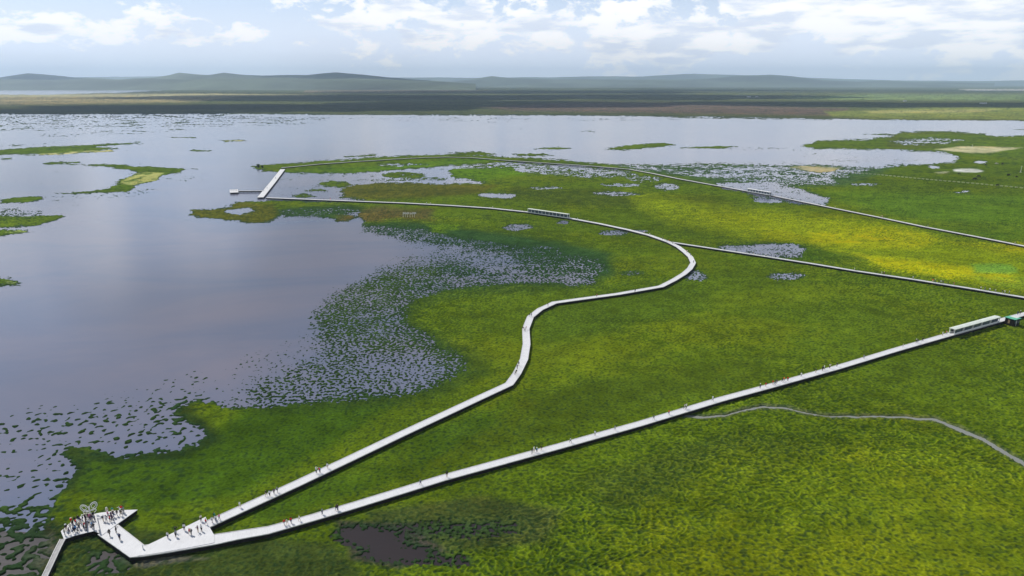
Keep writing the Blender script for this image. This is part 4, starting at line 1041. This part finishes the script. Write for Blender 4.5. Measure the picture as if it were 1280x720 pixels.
for a, b, c in [(355.5, 656.5, 'red'), (359, 655.6, 'cream'), (364, 654, 'red'), (374.4, 651.3, 'white'), (402.9, 643, 'grey'), (420.4, 638.3, 'black'), (422.5, 637.8, 'black'), (525.7, 606, 'grey'), (558.7, 596.5, 'black')]: person(a, b, c, Z13)
Z14 = 'on straight boardwalk before the stream'
for a, b, c in [(665, 567.5, 'black'), (667.5, 565.5, 'white'), (671, 565.6, 'light blue'), (676.7, 563.5, 'black'), (713, 553.7, 'cream'), (743.7, 544.5, 'white'), (768.7, 538, 'grey'), (817, 524.5, 'black'), (836, 518.5, 'red'), (855.5, 511.6, 'cream'), (858, 511, 'white')]: person(a, b, c, Z14)
Z15 = 'on the straight boardwalk above the stream'
for a, b, c in [(890.7, 501.6, 'white'), (950, 485.5, 'black'), (957, 483.5, 'red'), (966, 480.8, 'red'), (968.5, 481.5, 'black'), (970.6, 480, 'dark purple'), (977.8, 477.5, 'black'), (980, 476.5, 'orange'), (984.6, 476.3, 'red'), (1001.5, 471, 'white'), (1019.6, 466.2, 'black'),
                (1028, 463.6, 'black'), (1030, 462.3, 'white'), (1037, 460.5, 'cream'), (1046, 458.4, 'black')]: person(a, b, c, Z15)
Z16 = 'on straight boardwalk around the windowed gallery'
for a, b, c in [(1079.6, 448.5, 'grey'), (1128.6, 434, 'beige'), (1145, 429, 'black'), (1147, 428.6, 'navy blue'), (1153, 426.8, 'black'), (1178, 419.8, 'white'), (1183, 418.2, 'cream'), (1275, 393, 'black'), (1272, 393.6, 'navy blue')]: person(a, b, c, Z16)
Z17 = 'on the branch boardwalk beside the pond'
for a, b, c in [(933, 316.6, 'black'), (937, 317.2, 'navy blue'), (942, 318, 'black'), (950, 319, 'grey'), (957, 320.4, 'white'), (964, 321.3, 'black'), (969, 322, 'navy blue')]: person(a, b, c, Z17)
Z18 = 'on the boardwalk below the yellow flowers'
for a, b, c in [(1068, 338.1, 'white'), (1102, 343, 'white'), (1105, 343.5, 'pink'), (1141, 348.9, 'white'), (1165.7, 352.6, 'red'), (1168.5, 353, 'dark purple'), (1173, 353.8, 'black'), (1176, 354.3, 'white'), (1178.5, 354.7, 'dark purple'), (1185, 355.7, 'black'), (1192, 356.8, 'red'),
                (1225.7, 362.2, 'white'), (1231, 363, 'grey'), (1237, 364, 'white'), (1244, 365.2, 'cream'), (1252.7, 366.7, 'black'), (1255.6, 367.2, 'white'), (1261, 368, 'grey')]: person(a, b, c, Z18)
Z19 = 'on the farthest boardwalk to the right'
for a, b, c in [(930.5, 237.9, 'black'), (932.5, 238.3, 'navy blue'), (966, 244.5, 'black'), (969, 245, 'dark purple'), (976.5, 246.4, 'black'), (981, 247.3, 'black'), (985, 248.1, 'navy blue'), (991, 249.4, 'grey'), (1000, 251.2, 'black'), (1043.7, 260.2, 'white'), (1101, 271.8, 'white'), (1103, 272.2, 'grey'), (1157, 283.5, 'black'), (1160, 284.1, 'black'), (1268.5, 305, 'cream')]: person(a, b, c, Z19)
Z20 = 'on the far grassy strip boardwalk'
for a, b, c in [(514, 198, 'white'), (508, 198.2, 'black'), (510.5, 198.1, 'grey'), (640, 200.8, 'black'), (700, 204.9, 'navy blue'), (762, 209.3, 'black')]: person(a, b, c, Z20)
build_people()

# ------------------------------------------------------------------ yaks grazing
M_YAK = mat('black_yak_hair', (.022, .018, .016), .8, .15, noise=(3, .4)); M_HORN = mat('pale_horn', (.45, .40, .30), .5)
M_PALE = mat('pale_hair', (.55, .52, .46), .8, noise=(3, .15))
yj = [(0, 0, 1.0, .42, .42), (0, -.55, 1.12, .42, .46), (0, -.85, 1.2, .3, .34), (0, -1.2, 1.0, .2, .24), (0, -1.5, .72, .15, .17), (0, -1.75, .5, .09, .10), (0, .6, 1.0, .38, .40), (0, .95, 1.0, .2, .2), (0, 1.1, .7, .07, .07), (0, 1.12, .3, .1, .1)]
ye = [(0, 1), (1, 2), (2, 3), (3, 4), (4, 5), (0, 6), (6, 7), (7, 8), (8, 9)]
for (x_, y_) in ((.25, -.6), (-.25, -.6)):
    n_ = len(yj); yj += [(x_, y_, .72, .17, .19), (x_ * .95, y_ + .05, .38, .09, .09), (x_ * .95, y_ - .02, .04, .08, .09)]; ye += [(1, n_), (n_, n_ + 1), (n_ + 1, n_ + 2)]
for (x_, y_) in ((.24, .65), (-.24, .65)):
    n_ = len(yj); yj += [(x_, y_ - .08, .74, .17, .2), (x_ * .95, y_ + .14, .40, .085, .09), (x_ * .95, y_ + .06, .04, .08, .09)]; ye += [(6, n_), (n_, n_ + 1), (n_ + 1, n_ + 2)]
YK = skinned(yj, ye, 'yak_mesh'); YK.materials.clear(); YK.materials.append(None)
hn = MB()
for sd in (-1, 1): hn.tube([(.12 * sd, -1.42, .88), (.34 * sd, -1.4, .95), (.42 * sd, -1.36, 1.14), (.34 * sd, -1.3, 1.3)], [.05, .045, .03, .01], 6)
HN = bpy.data.meshes.new('horns_mesh'); HN.from_pydata(hn.v, [], hn.f); HN.materials.append(M_HORN)
YL = [((1232, 207), 'black yak grazing above the white pan'), ((1252.6, 205.7), 'black yak at the top right of the herd near the sand pan'), ((1223.4, 221.8), 'large black yak standing below the white pan'), ((1217.9, 225), 'small dark yak just left below the large one under the white pan'),
      ((1199, 217.9), 'brown-black yak at the left edge of the white pan'), ((1260, 220), 'big black yak between the white pan and the tall mast'), ((1270.6, 221.8), 'dark yak close to the foot of the tall mast'), ((1246.4, 232.5), 'black yak standing on the fence line'), ((1246, 205.4), 'pale cream yak in the middle of the far herd')]
for i, ((a, b), lab) in enumerate(YL):
    p = gp(a, b, .3); big_ = 1.9 if 'big' in lab or 'large' in lab else 1.45
    o = empty('yak', (p.x, p.y, .22), lab, 'yak', 'yaks grazing in the far meadow', rp.uniform(1.0, 2.2) * (1 if i % 2 else -1)); o.scale = (big_,) * 3
    c = bpy.data.objects.new('body', YK); COL.objects.link(c); c.parent = o; c.material_slots[0].link = 'OBJECT'; c.material_slots[0].material = M_PALE if 'pale' in lab else M_YAK
    c = bpy.data.objects.new('horns', HN); COL.objects.link(c); c.parent = o

# ------------------------------------------------------------------ lone bush on the strip, farm houses on the far plain
M_LEAF = mat('dark_leaves', (.020, .040, .018), .9, .1, noise=(1, .4))
M_BARK = mat('bark', (.06, .045, .03), .9)
for (a, b, hgt_, lab) in [(323, 209.5, 4.6, 'dark bush at the left tip of the grassy strip'), (328, 209.8, 3.2, 'smaller dark bush beside the taller one on the strip')]:
    p = gp(a, b, .2); br = empty('bush', (p.x, p.y, .1), lab, 'bush')
    st = MB()
    for k in range(6):
        an = k * 1.05; st.tube([(0, 0, 0), (math.cos(an) * .4, math.sin(an) * .4, hgt_ * .4), (math.cos(an) * 1.1, math.sin(an) * 1.1, hgt_ * .75)], [.09, .06, .02], 5)
    st.build('stem', M_BARK, br)
    fol = MB()
    for k in range(1500):
        th_ = rp.uniform(0, 6.28); zz_ = rp.random(); rr_ = (rp.random() ** .5) * hgt_ * .52 * math.sin(math.pi * min(1, .18 + zz_ * .8)) * (.75 + .4 * math.sin(th_ * 3 + zz_ * 5))
        c = Vector((rr_ * math.cos(th_), rr_ * math.sin(th_), .3 + zz_ * hgt_)); a1 = Vector((rp.gauss(0, 1), rp.gauss(0, 1), rp.gauss(0, 1))).normalized() * .22; a2 = a1.cross(Vector((rp.gauss(0, 1), rp.gauss(0, 1), rp.gauss(0, 1)))).normalized() * .13
        n_ = len(fol.v); fol.v += [tuple(c - a1), tuple(c + a2), tuple(c + a1), tuple(c - a2)]; fol.f.append((n_, n_ + 1, n_ + 2, n_ + 3))
    fol.build('foliage', M_LEAF, br)
HS = [((936, 121.5), 26, 'white farmhouse on the far plain, left of the pair beyond the lake'), ((946, 121.2), 18, 'smaller farmhouse right of its larger neighbour on the far plain'), ((1131, 126.8), 16, 'lone pale house in the far green pasture'), ((1229, 129.8), 34, 'long white farm building at the far right beyond the lake')]
for (a, b), L_, lab in HS:
    p = gp(a, b, 1.2); h_ = empty('house', (p.x, p.y, 1.0), lab, 'house', None, .1)
    MB().box(0, 0, 2.2, L_, 9, 4.8).build('wall', M_WHITE, h_)
    rf = MB(); l = L_ / 2 + .6
    rf.v = [(-l, -5.2, 4.5), (l, -5.2, 4.5), (l, 5.2, 4.5), (-l, 5.2, 4.5), (-l, 0, 7.2), (l, 0, 7.2)]
    rf.f = [(3, 2, 1, 0), (0, 1, 5, 4), (2, 3, 4, 5), (1, 2, 5), (3, 0, 4)]
    rf.build('roof', M_STEEL, h_)
    for k in range(3): MB().box(-L_ / 3 + k * L_ / 3, -4.52, 2.4, 1.6, .08, 1.6).build('window_and_dark_gap', M_GLASS_SHADE, h_)
    MB().box(L_ / 6, -4.53, 1.3, 1.4, .1, 2.4).build('door', M_BROWN, h_)
